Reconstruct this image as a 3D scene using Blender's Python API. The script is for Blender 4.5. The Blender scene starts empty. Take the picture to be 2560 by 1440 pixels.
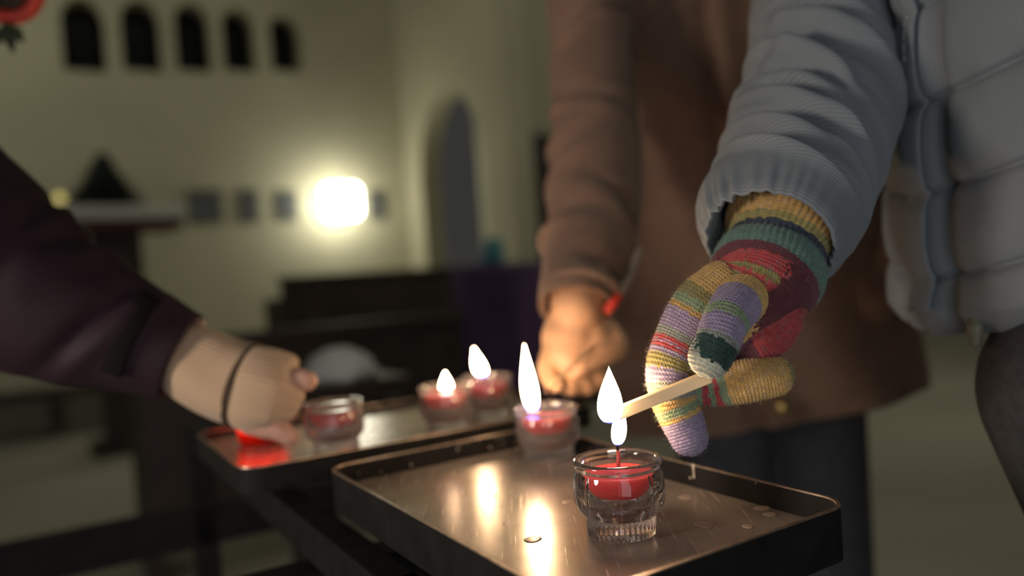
import bpy, bmesh, math, random
import numpy as np
from mathutils import Vector

# ------------------------------------------------------------------ camera
H = 1.0                                   # camera height above the floor
FPX = 1925.0
PITCH, ROLL = math.radians(1.0), math.radians(4.0)
F_ = np.array([0, math.cos(PITCH), -math.sin(PITCH)])
R0 = np.array([1.0, 0, 0]); U0 = np.array([0, math.sin(PITCH), math.cos(PITCH)])
R_ = R0 * math.cos(ROLL) - U0 * math.sin(ROLL)
U_ = U0 * math.cos(ROLL) + R0 * math.sin(ROLL)
CAM = np.array([0, 0, H])

def ray(x, y): return F_ + R_ * (x - 1280) / FPX + U_ * (720 - y) / FPX
def at(x, y, d): return CAM + ray(x, y) * d
def onz(x, y, z):
    q = ray(x, y); return CAM + q * ((z - H) / q[2])
def onplane(x, y, P, n):
    q = ray(x, y); return CAM + q * (((P - CAM) @ n) / (q @ n))

scene = bpy.context.scene
COL = scene.collection
cam_data = bpy.data.cameras.new('camera')
cam = bpy.data.objects.new('camera', cam_data); COL.objects.link(cam)
from mathutils import Matrix
M = Matrix(((R_[0], U_[0], -F_[0], CAM[0]), (R_[1], U_[1], -F_[1], CAM[1]), (R_[2], U_[2], -F_[2], CAM[2]), (0, 0, 0, 1)))
cam.matrix_world = M
cam_data.sensor_width = 36; cam_data.lens = 36 * FPX / 2560
cam_data.clip_start = 0.02
cam_data.dof.use_dof = True; cam_data.dof.focus_distance = 0.505; cam_data.dof.aperture_fstop = 2.05
scene.camera = cam

# ------------------------------------------------------------------ world, exposure, lights
w = bpy.data.worlds.new('church_night'); scene.world = w; w.use_nodes = True
w.node_tree.nodes['Background'].inputs[0].default_value = (0.95, 0.93, 0.85, 1)
w.node_tree.nodes['Background'].inputs[1].default_value = 0.036
scene.view_settings.view_transform = 'Standard'; scene.view_settings.look = 'None'
scene.view_settings.exposure = 0.0; scene.view_settings.gamma = 1.0
scene.view_settings.use_curve_mapping = False
cy = scene.cycles
cy.max_bounces = 12; cy.transmission_bounces = 12; cy.transparent_max_bounces = 12
cy.sample_clamp_indirect = 4.0; cy.blur_glossy = 0.6
cy.caustics_reflective = True; cy.caustics_refractive = True

def area_light(name, loc, target, size, power, color):
    l = bpy.data.lights.new(name, 'AREA'); l.shape = 'DISK'; l.size = size; l.energy = power; l.color = color
    o = bpy.data.objects.new(name, l); COL.objects.link(o); o.location = loc
    o.rotation_euler = (Vector(target) - Vector(loc)).to_track_quat('-Z', 'Y').to_euler()
    return o
# added fill lights with no visible source, all outside the frame
area_light('nave_fill', (-1.0, 3.4, 5.2), (-2.2, 6.6, 1.6), 1.2, 6, (1.0, 0.96, 0.72))  # added fill for the back wall
area_light('front_fill', (0.25, -2.0, 0.8), (0.5, 0.8, 1.05), 1.9, 16, (0.95, 0.97, 1.0))  # added fill for jacket and coat, from behind the camera
area_light('left_fill', (-1.35, -0.05, 1.12), (0.4, 0.85, 1.05), 0.35, 12, (1.0, .84, .70))  # added warm fill on sleeve and coat from the left
area_light('arch_fill', (-4.6, 4.4, 3.6), (-0.4, 6.8, 1.9), .8, 11, (1.0, .97, .76))  # added to brighten the arched wall
area_light('floor_fill', (4.2, 3.6, 4.6), (2.4, 4.6, 0.0), 1.0, 36, (1.0, 0.95, 0.72))  # added fill for the floor at the right

# ------------------------------------------------------------------ materials
def nmat(name):
    m = bpy.data.materials.new(name); m.use_nodes = True
    nt = m.node_tree; b = nt.nodes['Principled BSDF']
    return m, nt, b
def mat(name, color, rough=0.7, metal=0.0, noise=None, bump=None, spec=0.5, sheen=0.0, sss=0.0):
    """noise=(scale, amount), bump=(scale, strength, distance)"""
    m, nt, b = nmat(name)
    b.inputs['Base Color'].default_value = (*color, 1); b.inputs['Roughness'].default_value = rough
    b.inputs['Metallic'].default_value = metal; b.inputs['Specular IOR Level'].default_value = spec
    if sheen: b.inputs['Sheen Weight'].default_value = sheen
    if sss:
        b.inputs['Subsurface Weight'].default_value = sss
        b.inputs['Subsurface Radius'].default_value = (0.01, 0.004, 0.002); b.inputs['Subsurface Scale'].default_value = 0.6
    tc = nt.nodes.new('ShaderNodeTexCoord')
    if noise:
        n = nt.nodes.new('ShaderNodeTexNoise'); n.inputs['Scale'].default_value = noise[0]; n.inputs['Detail'].default_value = 5
        nt.links.new(tc.outputs['Object'], n.inputs['Vector'])
        r = nt.nodes.new('ShaderNodeValToRGB')
        r.color_ramp.elements[0].position = .3; r.color_ramp.elements[1].position = .7
        a = noise[1]
        r.color_ramp.elements[0].color = (*[max(0, c * (1 - a)) for c in color], 1)
        r.color_ramp.elements[1].color = (*[min(1, c * (1 + a)) for c in color], 1)
        nt.links.new(n.outputs['Fac'], r.inputs['Fac']); nt.links.new(r.outputs['Color'], b.inputs['Base Color'])
    if bump:
        n2 = nt.nodes.new('ShaderNodeTexNoise'); n2.inputs['Scale'].default_value = bump[0]; n2.inputs['Detail'].default_value = 4
        nt.links.new(tc.outputs['Object'], n2.inputs['Vector'])
        bp = nt.nodes.new('ShaderNodeBump'); bp.inputs['Strength'].default_value = bump[1]; bp.inputs['Distance'].default_value = bump[2]
        nt.links.new(n2.outputs['Fac'], bp.inputs['Height']); nt.links.new(bp.outputs['Normal'], b.inputs['Normal'])
    return m

def fabric_grid(name, color, pu=0.0018, pv=0.0018, rough=0.6, amt=0.25, dist=0.0004, sheen=0.15):
    """ripstop: a fine woven grid following the cloth's own UV (metres)"""
    m, nt, b = nmat(name); L = nt.links
    b.inputs['Roughness'].default_value = rough; b.inputs['Sheen Weight'].default_value = sheen
    b.inputs['Specular IOR Level'].default_value = 0.35
    uv = nt.nodes.new('ShaderNodeUVMap'); sx = nt.nodes.new('ShaderNodeSeparateXYZ'); L.new(uv.outputs['UV'], sx.inputs[0])
    def mth(op, a, c=None):
        n = nt.nodes.new('ShaderNodeMath'); n.operation = op
        for i, q in enumerate((a, c)):
            if q is None: continue
            if isinstance(q, (int, float)): n.inputs[i].default_value = q
            else: L.new(q, n.inputs[i])
        return n.outputs[0]
    cu = mth('COSINE', mth('MULTIPLY', sx.outputs['X'], 2 * math.pi / pu))
    cv = mth('COSINE', mth('MULTIPLY', sx.outputs['Y'], 2 * math.pi / pv))
    h = mth('MAXIMUM', mth('MULTIPLY', cu, 0.8), cv)
    h = mth('ADD', mth('MULTIPLY', h, .5), .5)
    mx = nt.nodes.new('ShaderNodeMix'); mx.data_type = 'RGBA'
    mx.inputs[6].default_value = (*[c * (1 - amt) for c in color], 1); mx.inputs[7].default_value = (*[min(1, c * (1 + amt)) for c in color], 1)
    L.new(h, mx.inputs[0]); L.new(mx.outputs[2], b.inputs['Base Color'])
    bp = nt.nodes.new('ShaderNodeBump'); bp.inputs['Strength'].default_value = 0.5; bp.inputs['Distance'].default_value = dist
    L.new(h, bp.inputs['Height']); L.new(bp.outputs['Normal'], b.inputs['Normal'])
    return m

def glass_mat(name, color=(1, 1, 1), rough=0.0):
    m, nt, b = nmat(name)
    b.inputs['Base Color'].default_value = (*color, 1); b.inputs['Roughness'].default_value = rough
    b.inputs['Transmission Weight'].default_value = 1.0; b.inputs['IOR'].default_value = 1.48
    return m

def wax_mat():
    m, nt, b = nmat('red_wax')
    b.inputs['Base Color'].default_value = (0.95, 0.085, 0.08, 1); b.inputs['Roughness'].default_value = 0.45
    b.inputs['Subsurface Weight'].default_value = 0.55
    b.inputs['Subsurface Radius'].default_value = (0.02, 0.003, 0.002); b.inputs['Subsurface Scale'].default_value = 0.6
    return m

def flame_mat(name='candle_flame', gain=1.0):
    m, nt, b = nmat(name); nt.nodes.remove(b); L = nt.links
    out = nt.nodes['Material Output']
    tc = nt.nodes.new('ShaderNodeTexCoord'); sx = nt.nodes.new('ShaderNodeSeparateXYZ'); L.new(tc.outputs['Generated'], sx.inputs[0])
    r = nt.nodes.new('ShaderNodeValToRGB'); e = r.color_ramp.elements
    e[0].position = 0.0; e[0].color = (0.10, 0.12, 0.9, 1)
    e[1].position = 0.20; e[1].color = (1.0, 0.66, 0.36, 1)
    x = e.new(0.09); x.color = (0.22, 0.22, 0.85, 1)
    L.new(sx.outputs['Z'], r.inputs['Fac'])
    s = nt.nodes.new('ShaderNodeMapRange'); s.inputs['From Min'].default_value = 0.03; s.inputs['From Max'].default_value = 0.32
    s.inputs['To Min'].default_value = 0.9; s.inputs['To Max'].default_value = FLAME * gain
    L.new(sx.outputs['Z'], s.inputs['Value'])
    em = nt.nodes.new('ShaderNodeEmission'); L.new(r.outputs['Color'], em.inputs['Color']); L.new(s.outputs['Result'], em.inputs['Strength'])
    tr = nt.nodes.new('ShaderNodeBsdfTransparent')
    lw = nt.nodes.new('ShaderNodeLayerWeight'); lw.inputs['Blend'].default_value = 0.35
    rr = nt.nodes.new('ShaderNodeMapRange'); rr.inputs['From Min'].default_value = 0.55; rr.inputs['From Max'].default_value = 1.0
    L.new(lw.outputs['Facing'], rr.inputs['Value'])
    mx = nt.nodes.new('ShaderNodeMixShader'); L.new(rr.outputs['Result'], mx.inputs['Fac'])
    L.new(em.outputs[0], mx.inputs[1]); L.new(tr.outputs[0], mx.inputs[2]); L.new(mx.outputs[0], out.inputs['Surface'])
    return m
FLAME = 88.0

def emit_mat(name, color, strength):
    m, nt, b = nmat(name)
    b.inputs['Base Color'].default_value = (*color, 1)
    b.inputs['Emission Color'].default_value = (*color, 1); b.inputs['Emission Strength'].default_value = strength
    return m

def tray_metal():
    m, nt, b = nmat('worn_tray_metal'); L = nt.links
    b.inputs['Metallic'].default_value = 0.5
    tc = nt.nodes.new('ShaderNodeTexCoord')
    n = nt.nodes.new('ShaderNodeTexNoise'); n.inputs['Scale'].default_value = 22; n.inputs['Detail'].default_value = 8; n.inputs['Roughness'].default_value = .65
    L.new(tc.outputs['Object'], n.inputs['Vector'])
    r = nt.nodes.new('ShaderNodeValToRGB'); r.color_ramp.elements[0].position = .32; r.color_ramp.elements[1].position = .72
    r.color_ramp.elements[0].color = (.40, .34, .29, 1); r.color_ramp.elements[1].color = (.60, .52, .45, 1)
    L.new(n.outputs['Fac'], r.inputs['Fac']); L.new(r.outputs['Color'], b.inputs['Base Color'])
    # scratches: noise stretched along two directions
    hs = []
    for rot, sc in ((0.5, (260, 9, 1)), (1.3, (300, 12, 1)), (-0.6, (230, 8, 1))):
        mp = nt.nodes.new('ShaderNodeMapping'); mp.inputs['Rotation'].default_value = (0, 0, rot); mp.inputs['Scale'].default_value = sc
        L.new(tc.outputs['Object'], mp.inputs['Vector'])
        q = nt.nodes.new('ShaderNodeTexNoise'); q.inputs['Scale'].default_value = 1.6; q.inputs['Detail'].default_value = 3; q.inputs['Distortion'].default_value = .6
        L.new(mp.outputs[0], q.inputs['Vector']); hs.append(q.outputs['Fac'])
    a = nt.nodes.new('ShaderNodeMath'); a.operation = 'ADD'; L.new(hs[0], a.inputs[0]); L.new(hs[1], a.inputs[1])
    a2 = nt.nodes.new('ShaderNodeMath'); a2.operation = 'ADD'; L.new(a.outputs[0], a2.inputs[0]); L.new(hs[2], a2.inputs[1])
    mr = nt.nodes.new('ShaderNodeMapRange'); mr.inputs['From Min'].default_value = 1.1; mr.inputs['From Max'].default_value = 1.9
    mr.inputs['To Min'].default_value = .21; mr.inputs['To Max'].default_value = .28
    L.new(a2.outputs[0], mr.inputs['Value']); L.new(mr.outputs[0], b.inputs['Roughness'])
    sc_ = nt.nodes.new('ShaderNodeMapRange'); sc_.inputs['From Min'].default_value = 1.62; sc_.inputs['From Max'].default_value = 1.86
    L.new(a2.outputs[0], sc_.inputs['Value'])
    mx = nt.nodes.new('ShaderNodeMix'); mx.data_type = 'RGBA'; L.new(sc_.outputs[0], mx.inputs[0]); L.new(r.outputs['Color'], mx.inputs[6]); mx.inputs[7].default_value = (.66, .58, .51, 1)
    L.new(mx.outputs[2], b.inputs['Base Color'])
    return m

def knit_mat():
    m, nt, b = nmat('striped_wool'); L = nt.links
    a = nt.nodes.new('ShaderNodeAttribute'); a.attribute_name = 'yarn'
    L.new(a.outputs['Color'], b.inputs['Base Color'])
    b.inputs['Roughness'].default_value = .9; b.inputs['Specular IOR Level'].default_value = .15
    b.inputs['Sheen Weight'].default_value = .25; b.inputs['Sheen Roughness'].default_value = .5
    return m

def rib_knit(name, color, pu, rough=.9, dist=.0012, amt=.16):
    m, nt, b = nmat(name); L = nt.links
    b.inputs['Roughness'].default_value = rough; b.inputs['Sheen Weight'].default_value = .2; b.inputs['Specular IOR Level'].default_value = .15
    uv = nt.nodes.new('ShaderNodeUVMap'); wv = nt.nodes.new('ShaderNodeTexWave')
    wv.inputs['Scale'].default_value = 1 / pu / 3.14159; wv.inputs['Distortion'].default_value = .8; wv.inputs['Detail'].default_value = 1
    L.new(uv.outputs['UV'], wv.inputs['Vector'])
    mx = nt.nodes.new('ShaderNodeMix'); mx.data_type = 'RGBA'
    mx.inputs[6].default_value = (*[c * (1 - amt) for c in color], 1); mx.inputs[7].default_value = (*[c * (1 + amt) for c in color], 1)
    L.new(wv.outputs['Fac'], mx.inputs[0]); L.new(mx.outputs[2], b.inputs['Base Color'])
    bp = nt.nodes.new('ShaderNodeBump'); bp.inputs['Strength'].default_value = .6; bp.inputs['Distance'].default_value = dist
    L.new(wv.outputs['Fac'], bp.inputs['Height']); L.new(bp.outputs['Normal'], b.inputs['Normal'])
    return m

PLASTER = mat('cream_plaster', (.58, .555, .40), .9, noise=(1.3, .08), bump=(14, .25, .01))
STONE = mat('stone_floor', (.36, .34, .27), .6, noise=(.55, .25), bump=(9, .1, .004))
DARKWOOD = mat('dark_wood', (.035, .022, .016), .55, noise=(8, .35))
BLACKMETAL = mat('black_painted_metal', (.010, .009, .009), .7, spec=.2, noise=(40, .4), bump=(160, .35, .0006))
EDGEMETAL = mat('worn_bare_edge', (.42, .33, .25), .38, metal=.8, noise=(120, .3))
NIGHTPANE = mat('night_window_glass', (.006, .007, .010), .3, spec=.08)
LEADFRAME = mat('window_lead', (.02, .02, .022), .5)
GLASS = glass_mat('clear_glass')
def wax_film(m, amount):
    nt = m.node_tree; b = nt.nodes['Principled BSDF']; out = nt.nodes['Material Output']; L = nt.links
    df = nt.nodes.new('ShaderNodeBsdfDiffuse'); df.inputs['Color'].default_value = (.85, .80, .76, 1)
    tl = nt.nodes.new('ShaderNodeBsdfTranslucent'); tl.inputs['Color'].default_value = (.85, .76, .70, 1)
    m1 = nt.nodes.new('ShaderNodeMixShader'); m1.inputs['Fac'].default_value = .6; L.new(df.outputs[0], m1.inputs[1]); L.new(tl.outputs[0], m1.inputs[2])
    m2 = nt.nodes.new('ShaderNodeMixShader'); m2.inputs['Fac'].default_value = amount; L.new(b.outputs[0], m2.inputs[1]); L.new(m1.outputs[0], m2.inputs[2])
    L.new(m2.outputs[0], out.inputs['Surface'])
wax_film(GLASS, .018)
CLOUDY = glass_mat('cloudy_glass'); wax_film(CLOUDY, .13)
WAX = wax_mat()
FLAMEM = flame_mat()
WICKM = mat('charred_wick', (.02, .012, .01), .9)
WICKR = mat('red_wick', (.75, .13, .10), .7)
MATCHWOOD = mat('pale_match_wood', (.80, .60, .36), .65, noise=(60, .1))
CHAR = mat('glowing_match_head', (.08, .04, .03), .9)
TRAY = tray_metal()
WAXSPOT = mat('dried_wax', (.46, .36, .30), .3)
SPECK = mat('wax_speck', (.75, .66, .52), .4)
KNIT = knit_mat()
SKIN = mat('skin', (.62, .36, .21), .55, noise=(45, .08), bump=(220, .15, .0006), sss=.15)
SKIN_PINK = mat('skin_pink', (.58, .33, .25), .55, noise=(45, .08), sss=.15)
HAIR = mat('brown_hair', (.05, .03, .02), .6, bump=(120, .4, .002))
JACKET = fabric_grid('grey_blue_ripstop', (.150, .172, .192))
JACKET_SEAM = mat('jacket_seam_thread', (.10, .12, .14), .8)
ZIPM = mat('zip_metal', (.45, .46, .46), .35, metal=.7)
TROUSER = mat('charcoal_trouser', (.036, .037, .040), .85, noise=(90, .35), bump=(400, .2, .0005))
JEANS = mat('blue_jeans', (.050, .055, .068), .85, noise=(60, .25), bump=(300, .2, .0005))
COAT = mat('brown_coat_cloth', (.205, .125, .085), .75, noise=(30, .1), bump=(150, .15, .001), sheen=.1)
PURPLE = mat('dark_plum_shell', (.026, .012, .019), .7, noise=(30, .15), spec=.25)
PLUMTAB = mat('black_cuff_tab', (.010, .008, .009), .9, spec=.1)
BEIGE = rib_knit('beige_rib_knit', (.56, .39, .26), .0042)
BEIGE_DARK = mat('dark_seam', (.09, .055, .035), .9)
SHOE = mat('dark_leather', (.02, .016, .014), .4)
BRASS = mat('brass', (.6, .42, .16), .3, metal=.9)
CORD = mat('pale_cord', (.35, .28, .24), .7)
REDTIP = mat('red_tip', (.62, .05, .03), .5)
WHITECLOTH = mat('white_cloth', (.74, .74, .68), .85, bump=(20, .3, .01))
FIR = mat('fir_needles', (.012, .022, .012), .8)
PICTURE = mat('slate_picture', (.10, .115, .125), .5, noise=(3, .4))
PICFRAME = mat('picture_frame', (.16, .14, .11), .5)
VIOLET = mat('violet_cloth', (.12, .065, .16), .85, noise=(3, .3))
TEAL = mat('teal_enamel', (.12, .38, .42), .4)
LEAFG = mat('leaf_green', (.03, .045, .010), .6)

def red_glass():
    m, nt, b = nmat('red_frosted_cup'); nt.nodes.remove(b); L = nt.links
    tl = nt.nodes.new('ShaderNodeBsdfTranslucent'); tl.inputs['Color'].default_value = (1.0, .20, .10, 1)
    gl = nt.nodes.new('ShaderNodeBsdfGlossy'); gl.inputs['Roughness'].default_value = .2; gl.inputs['Color'].default_value = (.9, .9, .9, 1)
    mx = nt.nodes.new('ShaderNodeMixShader'); mx.inputs['Fac'].default_value = .06
    L.new(tl.outputs[0], mx.inputs[1]); L.new(gl.outputs[0], mx.inputs[2]); L.new(mx.outputs[0], nt.nodes['Material Output'].inputs['Surface'])
    return m
REDGLASS = red_glass()

# ------------------------------------------------------------------ mesh helpers
def wloc(o):
    v = Vector((0, 0, 0))
    while o is not None: v += o.location; o = o.parent
    return v
def obj(name, verts, faces, material, parent=None, loc=None, uv=None, attr=None, smooth=True):
    """ONE mesh object; verts in world space. loc = its origin when top-level."""
    V = np.asarray(verts, float)
    base = np.array(wloc(parent)) if parent is not None else np.zeros(3)
    org = np.array(loc if loc is not None else (base if parent is not None else (0, 0, 0)), float)
    me = bpy.data.meshes.new(name)
    me.from_pydata((V - org).tolist(), [], [list(map(int, f)) for f in faces])
    if uv is not None:
        ul = me.uv_layers.new(name='UVMap'); lv = np.zeros(len(me.loops), int); me.loops.foreach_get('vertex_index', lv)
        ul.data.foreach_set('uv', np.asarray(uv, float)[lv].ravel())
    if attr is not None:
        for k, a in attr.items():
            ca = me.attributes.new(k, 'FLOAT_COLOR', 'POINT'); c = np.ones((len(V), 4)); c[:, :3] = a
            ca.data.foreach_set('color', c.ravel())
    me.materials.append(material)
    if smooth: me.polygons.foreach_set('use_smooth', [True] * len(me.polygons))
    me.validate(); me.update()
    o = bpy.data.objects.new(name, me); COL.objects.link(o)
    o.parent = parent; o.location = org - base
    return o
def tag(o, label=None, cat=None, group=None, kind=None):
    if label: o['label'] = label
    if cat: o['category'] = cat
    if group: o['group'] = group
    if kind: o['kind'] = kind
    return o
def thing(name, label, cat, loc, group=None):
    o = bpy.data.objects.new(name, None); COL.objects.link(o); o.location = loc; o.empty_display_size = .05
    return tag(o, label, cat, group)
def part_label(o, text): o['label'] = text; return o

class MB:
    def __init__(s): s.v = []; s.f = []; s.uv = []
    def add(s, v, f, uv=None):
        n = len(s.v); s.v += [list(map(float, p)) for p in v]; s.f += [[i + n for i in q] for q in f]
        s.uv += [list(q) for q in uv] if uv is not None else [[0, 0]] * len(v)
        return s
    def box(s, c, h, ax=None):
        """c centre, h half sizes, ax = three axis vectors"""
        c = np.asarray(c, float)
        ax = np.eye(3) if ax is None else [np.asarray(a, float) for a in ax]
        P = [c + ax[0] * h[0] * i + ax[1] * h[1] * j + ax[2] * h[2] * k for i in (-1, 1) for j in (-1, 1) for k in (-1, 1)]
        s.add(P, [(0, 1, 3, 2), (4, 6, 7, 5), (0, 4, 5, 1), (2, 3, 7, 6), (0, 2, 6, 4), (1, 5, 7, 3)]); return s
    def build(s, name, material, parent=None, loc=None, smooth=False, bevel=0.0, seg=2):
        o = obj(name, s.v, s.f, material, parent, loc, smooth=smooth, uv=s.uv)
        if bevel:
            b = o.modifiers.new('bevel', 'BEVEL'); b.width = bevel; b.segments = seg; b.limit_method = 'ANGLE'
        return o

def unit(v): v = np.asarray(v, float); return v / (np.linalg.norm(v) + 1e-12)
def catmull(P, n):
    P = np.asarray(P, float); out = []
    Q = np.vstack([2 * P[0] - P[1], P, 2 * P[-1] - P[-2]])
    for i in range(len(P) - 1):
        a, b, c, d = Q[i:i + 4]
        for k in range(n):
            t = k / n
            out.append(.5 * ((2 * b) + (c - a) * t + (2 * a - 5 * b + 4 * c - d) * t * t + (3 * b - a - 3 * c + d) * t ** 3))
    out.append(P[-1]); return np.array(out)

def loft(rings, nseg=32, disp=None, cap=(True, True), rnd=0):
    """rings: (centre, a, b) half-axis vectors; disp(i/n, theta arr, arc length) -> outward offset (m)."""
    C = np.array([r[0] for r in rings], float); A = np.array([r[1] for r in rings], float); B = np.array([r[2] for r in rings], float)
    n = len(C); th = np.linspace(0, 2 * np.pi, nseg + 1)
    arc = np.concatenate([[0], np.cumsum(np.linalg.norm(np.diff(C, axis=0), axis=1))])
    rad = np.sqrt(np.linalg.norm(A, axis=1) * np.linalg.norm(B, axis=1)); rm = rad.mean()
    V = []; UV = []
    for i in range(n):
        d = A[i][None] * np.cos(th)[:, None] + B[i][None] * np.sin(th)[:, None]
        if disp is not None:
            off = disp(arc[i], th, i / (n - 1)); d = d + d / (np.linalg.norm(d, axis=1)[:, None] + 1e-9) * np.asarray(off)[:, None]
        V.append(C[i] + d); UV.append(np.stack([th * rm, np.full_like(th, arc[i])], 1))
    V = np.vstack(V); UV = np.vstack(UV); m = nseg + 1
    F = [(i * m + j, i * m + j + 1, (i + 1) * m + j + 1, (i + 1) * m + j) for i in range(n - 1) for j in range(nseg)]
    V = V.tolist(); UV = UV.tolist()
    for e, i, flip in ((0, 0, True), (1, n - 1, False)):
        if cap[e]:
            k = len(V); V.append(C[i].tolist()); UV.append([0, 0])
            for j in range(nseg):
                a, b = i * m + j, i * m + j + 1
                F.append((k, b, a) if flip else (k, a, b))
    return V, F, UV

def chain(P, R, per=8, ref=(0, -1, 0), flat=1.0, endr=True, startr=True):
    """rings for a round tapering tube through P with radii R, with rounded ends"""
    P = np.asarray(P, float); R = np.asarray(R, float)
    Q = catmull(np.c_[P, R], per); C, r = Q[:, :3], Q[:, 3]
    T = np.gradient(C, axis=0); T /= np.linalg.norm(T, axis=1)[:, None] + 1e-12
    ref = np.asarray(ref, float); rings = []
    def frame(t):
        a = unit(np.cross(t, ref)); b = unit(np.cross(a, t)); return a, b
    if startr:
        a, b = frame(T[0])
        for q in np.linspace(85, 15, 5):
            q = math.radians(q); rings.append((C[0] - T[0] * r[0] * math.sin(q), a * r[0] * math.cos(q), b * r[0] * math.cos(q) * flat))
    for c, t, rr in zip(C, T, r):
        a, b = frame(t); rings.append((c, a * rr, b * rr * flat))
    if endr:
        a, b = frame(T[-1])
        for q in np.linspace(15, 85, 5):
            q = math.radians(q); rings.append((C[-1] + T[-1] * r[-1] * math.sin(q), a * r[-1] * math.cos(q), b * r[-1] * math.cos(q) * flat))
    return rings
def weld(V, F):
    """merge the doubled seam column so that a remesh sees a closed surface"""
    return V, F
def remeshed(list_of_loft, voxel, smooth_iter=4):
    """union of overlapping closed tubes as ONE continuous surface"""
    bm = bmesh.new()
    for V, F in list_of_loft:
        vs = [bm.verts.new(p) for p in V]
        for f in F:
            try: bm.faces.new([vs[i] for i in f])
            except ValueError: pass
    bmesh.ops.remove_doubles(bm, verts=bm.verts, dist=1e-6)
    bmesh.ops.recalc_face_normals(bm, faces=bm.faces)
    me = bpy.data.meshes.new('tmp'); bm.to_mesh(me); bm.free()
    o = bpy.data.objects.new('tmp', me); COL.objects.link(o)
    r = o.modifiers.new('r', 'REMESH'); r.mode = 'VOXEL'; r.voxel_size = voxel
    s = o.modifiers.new('s', 'SMOOTH'); s.factor = .5; s.iterations = smooth_iter
    dg = bpy.context.evaluated_depsgraph_get(); dg.update()
    e = o.evaluated_get(dg); m2 = e.to_mesh()
    n = len(m2.vertices); V = np.zeros(n * 3); m2.vertices.foreach_get('co', V); V = V.reshape(-1, 3)
    F = [tuple(p.vertices) for p in m2.polygons]
    e.to_mesh_clear(); bpy.data.objects.remove(o); bpy.data.meshes.remove(me)
    return V, F
def lathe(profile, n=96, mod=None, closed=False):
    """profile (r, z) list; mod(theta, r, z) -> r"""
    V = []; th = np.arange(n) * 2 * np.pi / n
    for r, z in profile:
        rr = np.full(n, r) if mod is None else mod(th, r, z)
        V += np.stack([rr * np.cos(th), rr * np.sin(th), np.full(n, z)], 1).tolist()
    k = len(profile); F = []
    for i in range(k - 1 if not closed else k):
        a, b = i * n, ((i + 1) % k) * n
        for j in range(n): F.append((a + j, a + (j + 1) % n, b + (j + 1) % n, b + j))
    return V, F
def blob(c, r, nu=16, nv=10):
    c = np.asarray(c, float); r = np.asarray(r, float) * np.ones(3)
    rings = [(c + [0, 0, r[2] * math.sin(q)], np.array([r[0] * math.cos(q), 0, 0]), np.array([0, r[1] * math.cos(q), 0])) for q in np.linspace(-1.5, 1.5, nv)]
    return loft(rings, nu)[:2]

def creases(seed, n, length, depth, width, slope=.3, lo=0, hi=1, extra=()):
    rs = random.Random(seed); L = []
    for i in range(n):
        L.append((length * (lo + (hi - lo) * (i + rs.uniform(-.35, .35) + .5) / n), rs.uniform(0, 2 * math.pi), rs.uniform(.7, 1.7), depth * rs.uniform(.5, 1.15), width * rs.uniform(.7, 1.3), rs.uniform(-slope, slope)))
    L += list(extra)
    def f(s, th):
        o = np.zeros_like(th)
        for (s0, t0, tw, d, wd, sl) in L:
            dt = (th - t0 + np.pi) % (2 * np.pi) - np.pi
            x = (s - s0 - sl * dt * .05 - .008 * np.cos(1.3 * dt)) / wd
            o += -d * np.exp(-x * x) * np.exp(-(dt / tw) ** 2) + .60 * d * np.exp(-((x - 1.7) / 1.1) ** 2) * np.exp(-(dt / tw) ** 2)
        return o
    return f

# ------------------------------------------------------------------ the church
UX = np.array([.8526, .5225, 0]); VX = np.array([.5225, -.8526, 0]); ZX = np.array([0, 0, 1.0])
PB = np.array([-3.5135, 6.3351, 0])                # a point of the back wall
corner = onplane(1010, 400, PB, VX); corner[2] = 0
def wall_mesh(P, dirv, nrm, L, z0, z1, thick):
    mb = MB(); mb.box(P + dirv * L / 2 - nrm * thick / 2 + ZX * (z0 + z1) / 2, (L / 2, thick / 2, (z1 - z0) / 2), (dirv, nrm, ZX)); return mb
def arch_prism(P, dirv, nrm, width, z0, zs, zt, dep0, dep1, n=14, pointed=.0):
    """an arched cutter/panel: base P at z0, spring zs, top zt"""
    pts = [(-width / 2, z0), (width / 2, z0)]
    for i in range(n + 1):
        a = math.pi * i / n; pts.append((width / 2 * math.cos(a), zs + (zt - zs) * math.sin(a) ** (1 - pointed)))
    V = [P + dirv * x + ZX * z + nrm * dep1 for x, z in pts] + [P + dirv * x + ZX * z + nrm * dep0 for x, z in pts]
    k = len(pts); F = [tuple(range(k)), tuple(range(2 * k - 1, k - 1, -1))] + [(i, i + k, (i + 1) % k + k, (i + 1) % k) for i in range(k)]
    return V, F
def boolean_cut(o, cutters):
    tmp = []
    for V, F in cutters:
        bm = bmesh.new(); vs = [bm.verts.new(p) for p in V]
        for f in F: bm.faces.new([vs[i] for i in f])
        bmesh.ops.recalc_face_normals(bm, faces=bm.faces)
        me = bpy.data.meshes.new('cut'); bm.to_mesh(me); bm.free()
        c = bpy.data.objects.new('cut', me); COL.objects.link(c); tmp.append(c)
        m = o.modifiers.new('b', 'BOOLEAN'); m.operation = 'DIFFERENCE'; m.object = c; m.solver = 'EXACT'
    dg = bpy.context.evaluated_depsgraph_get(); dg.update()
    me = bpy.data.meshes.new_from_object(o.evaluated_get(dg)); o.modifiers.clear(); o.data = me
    for c in tmp: bpy.data.objects.remove(c)

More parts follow.
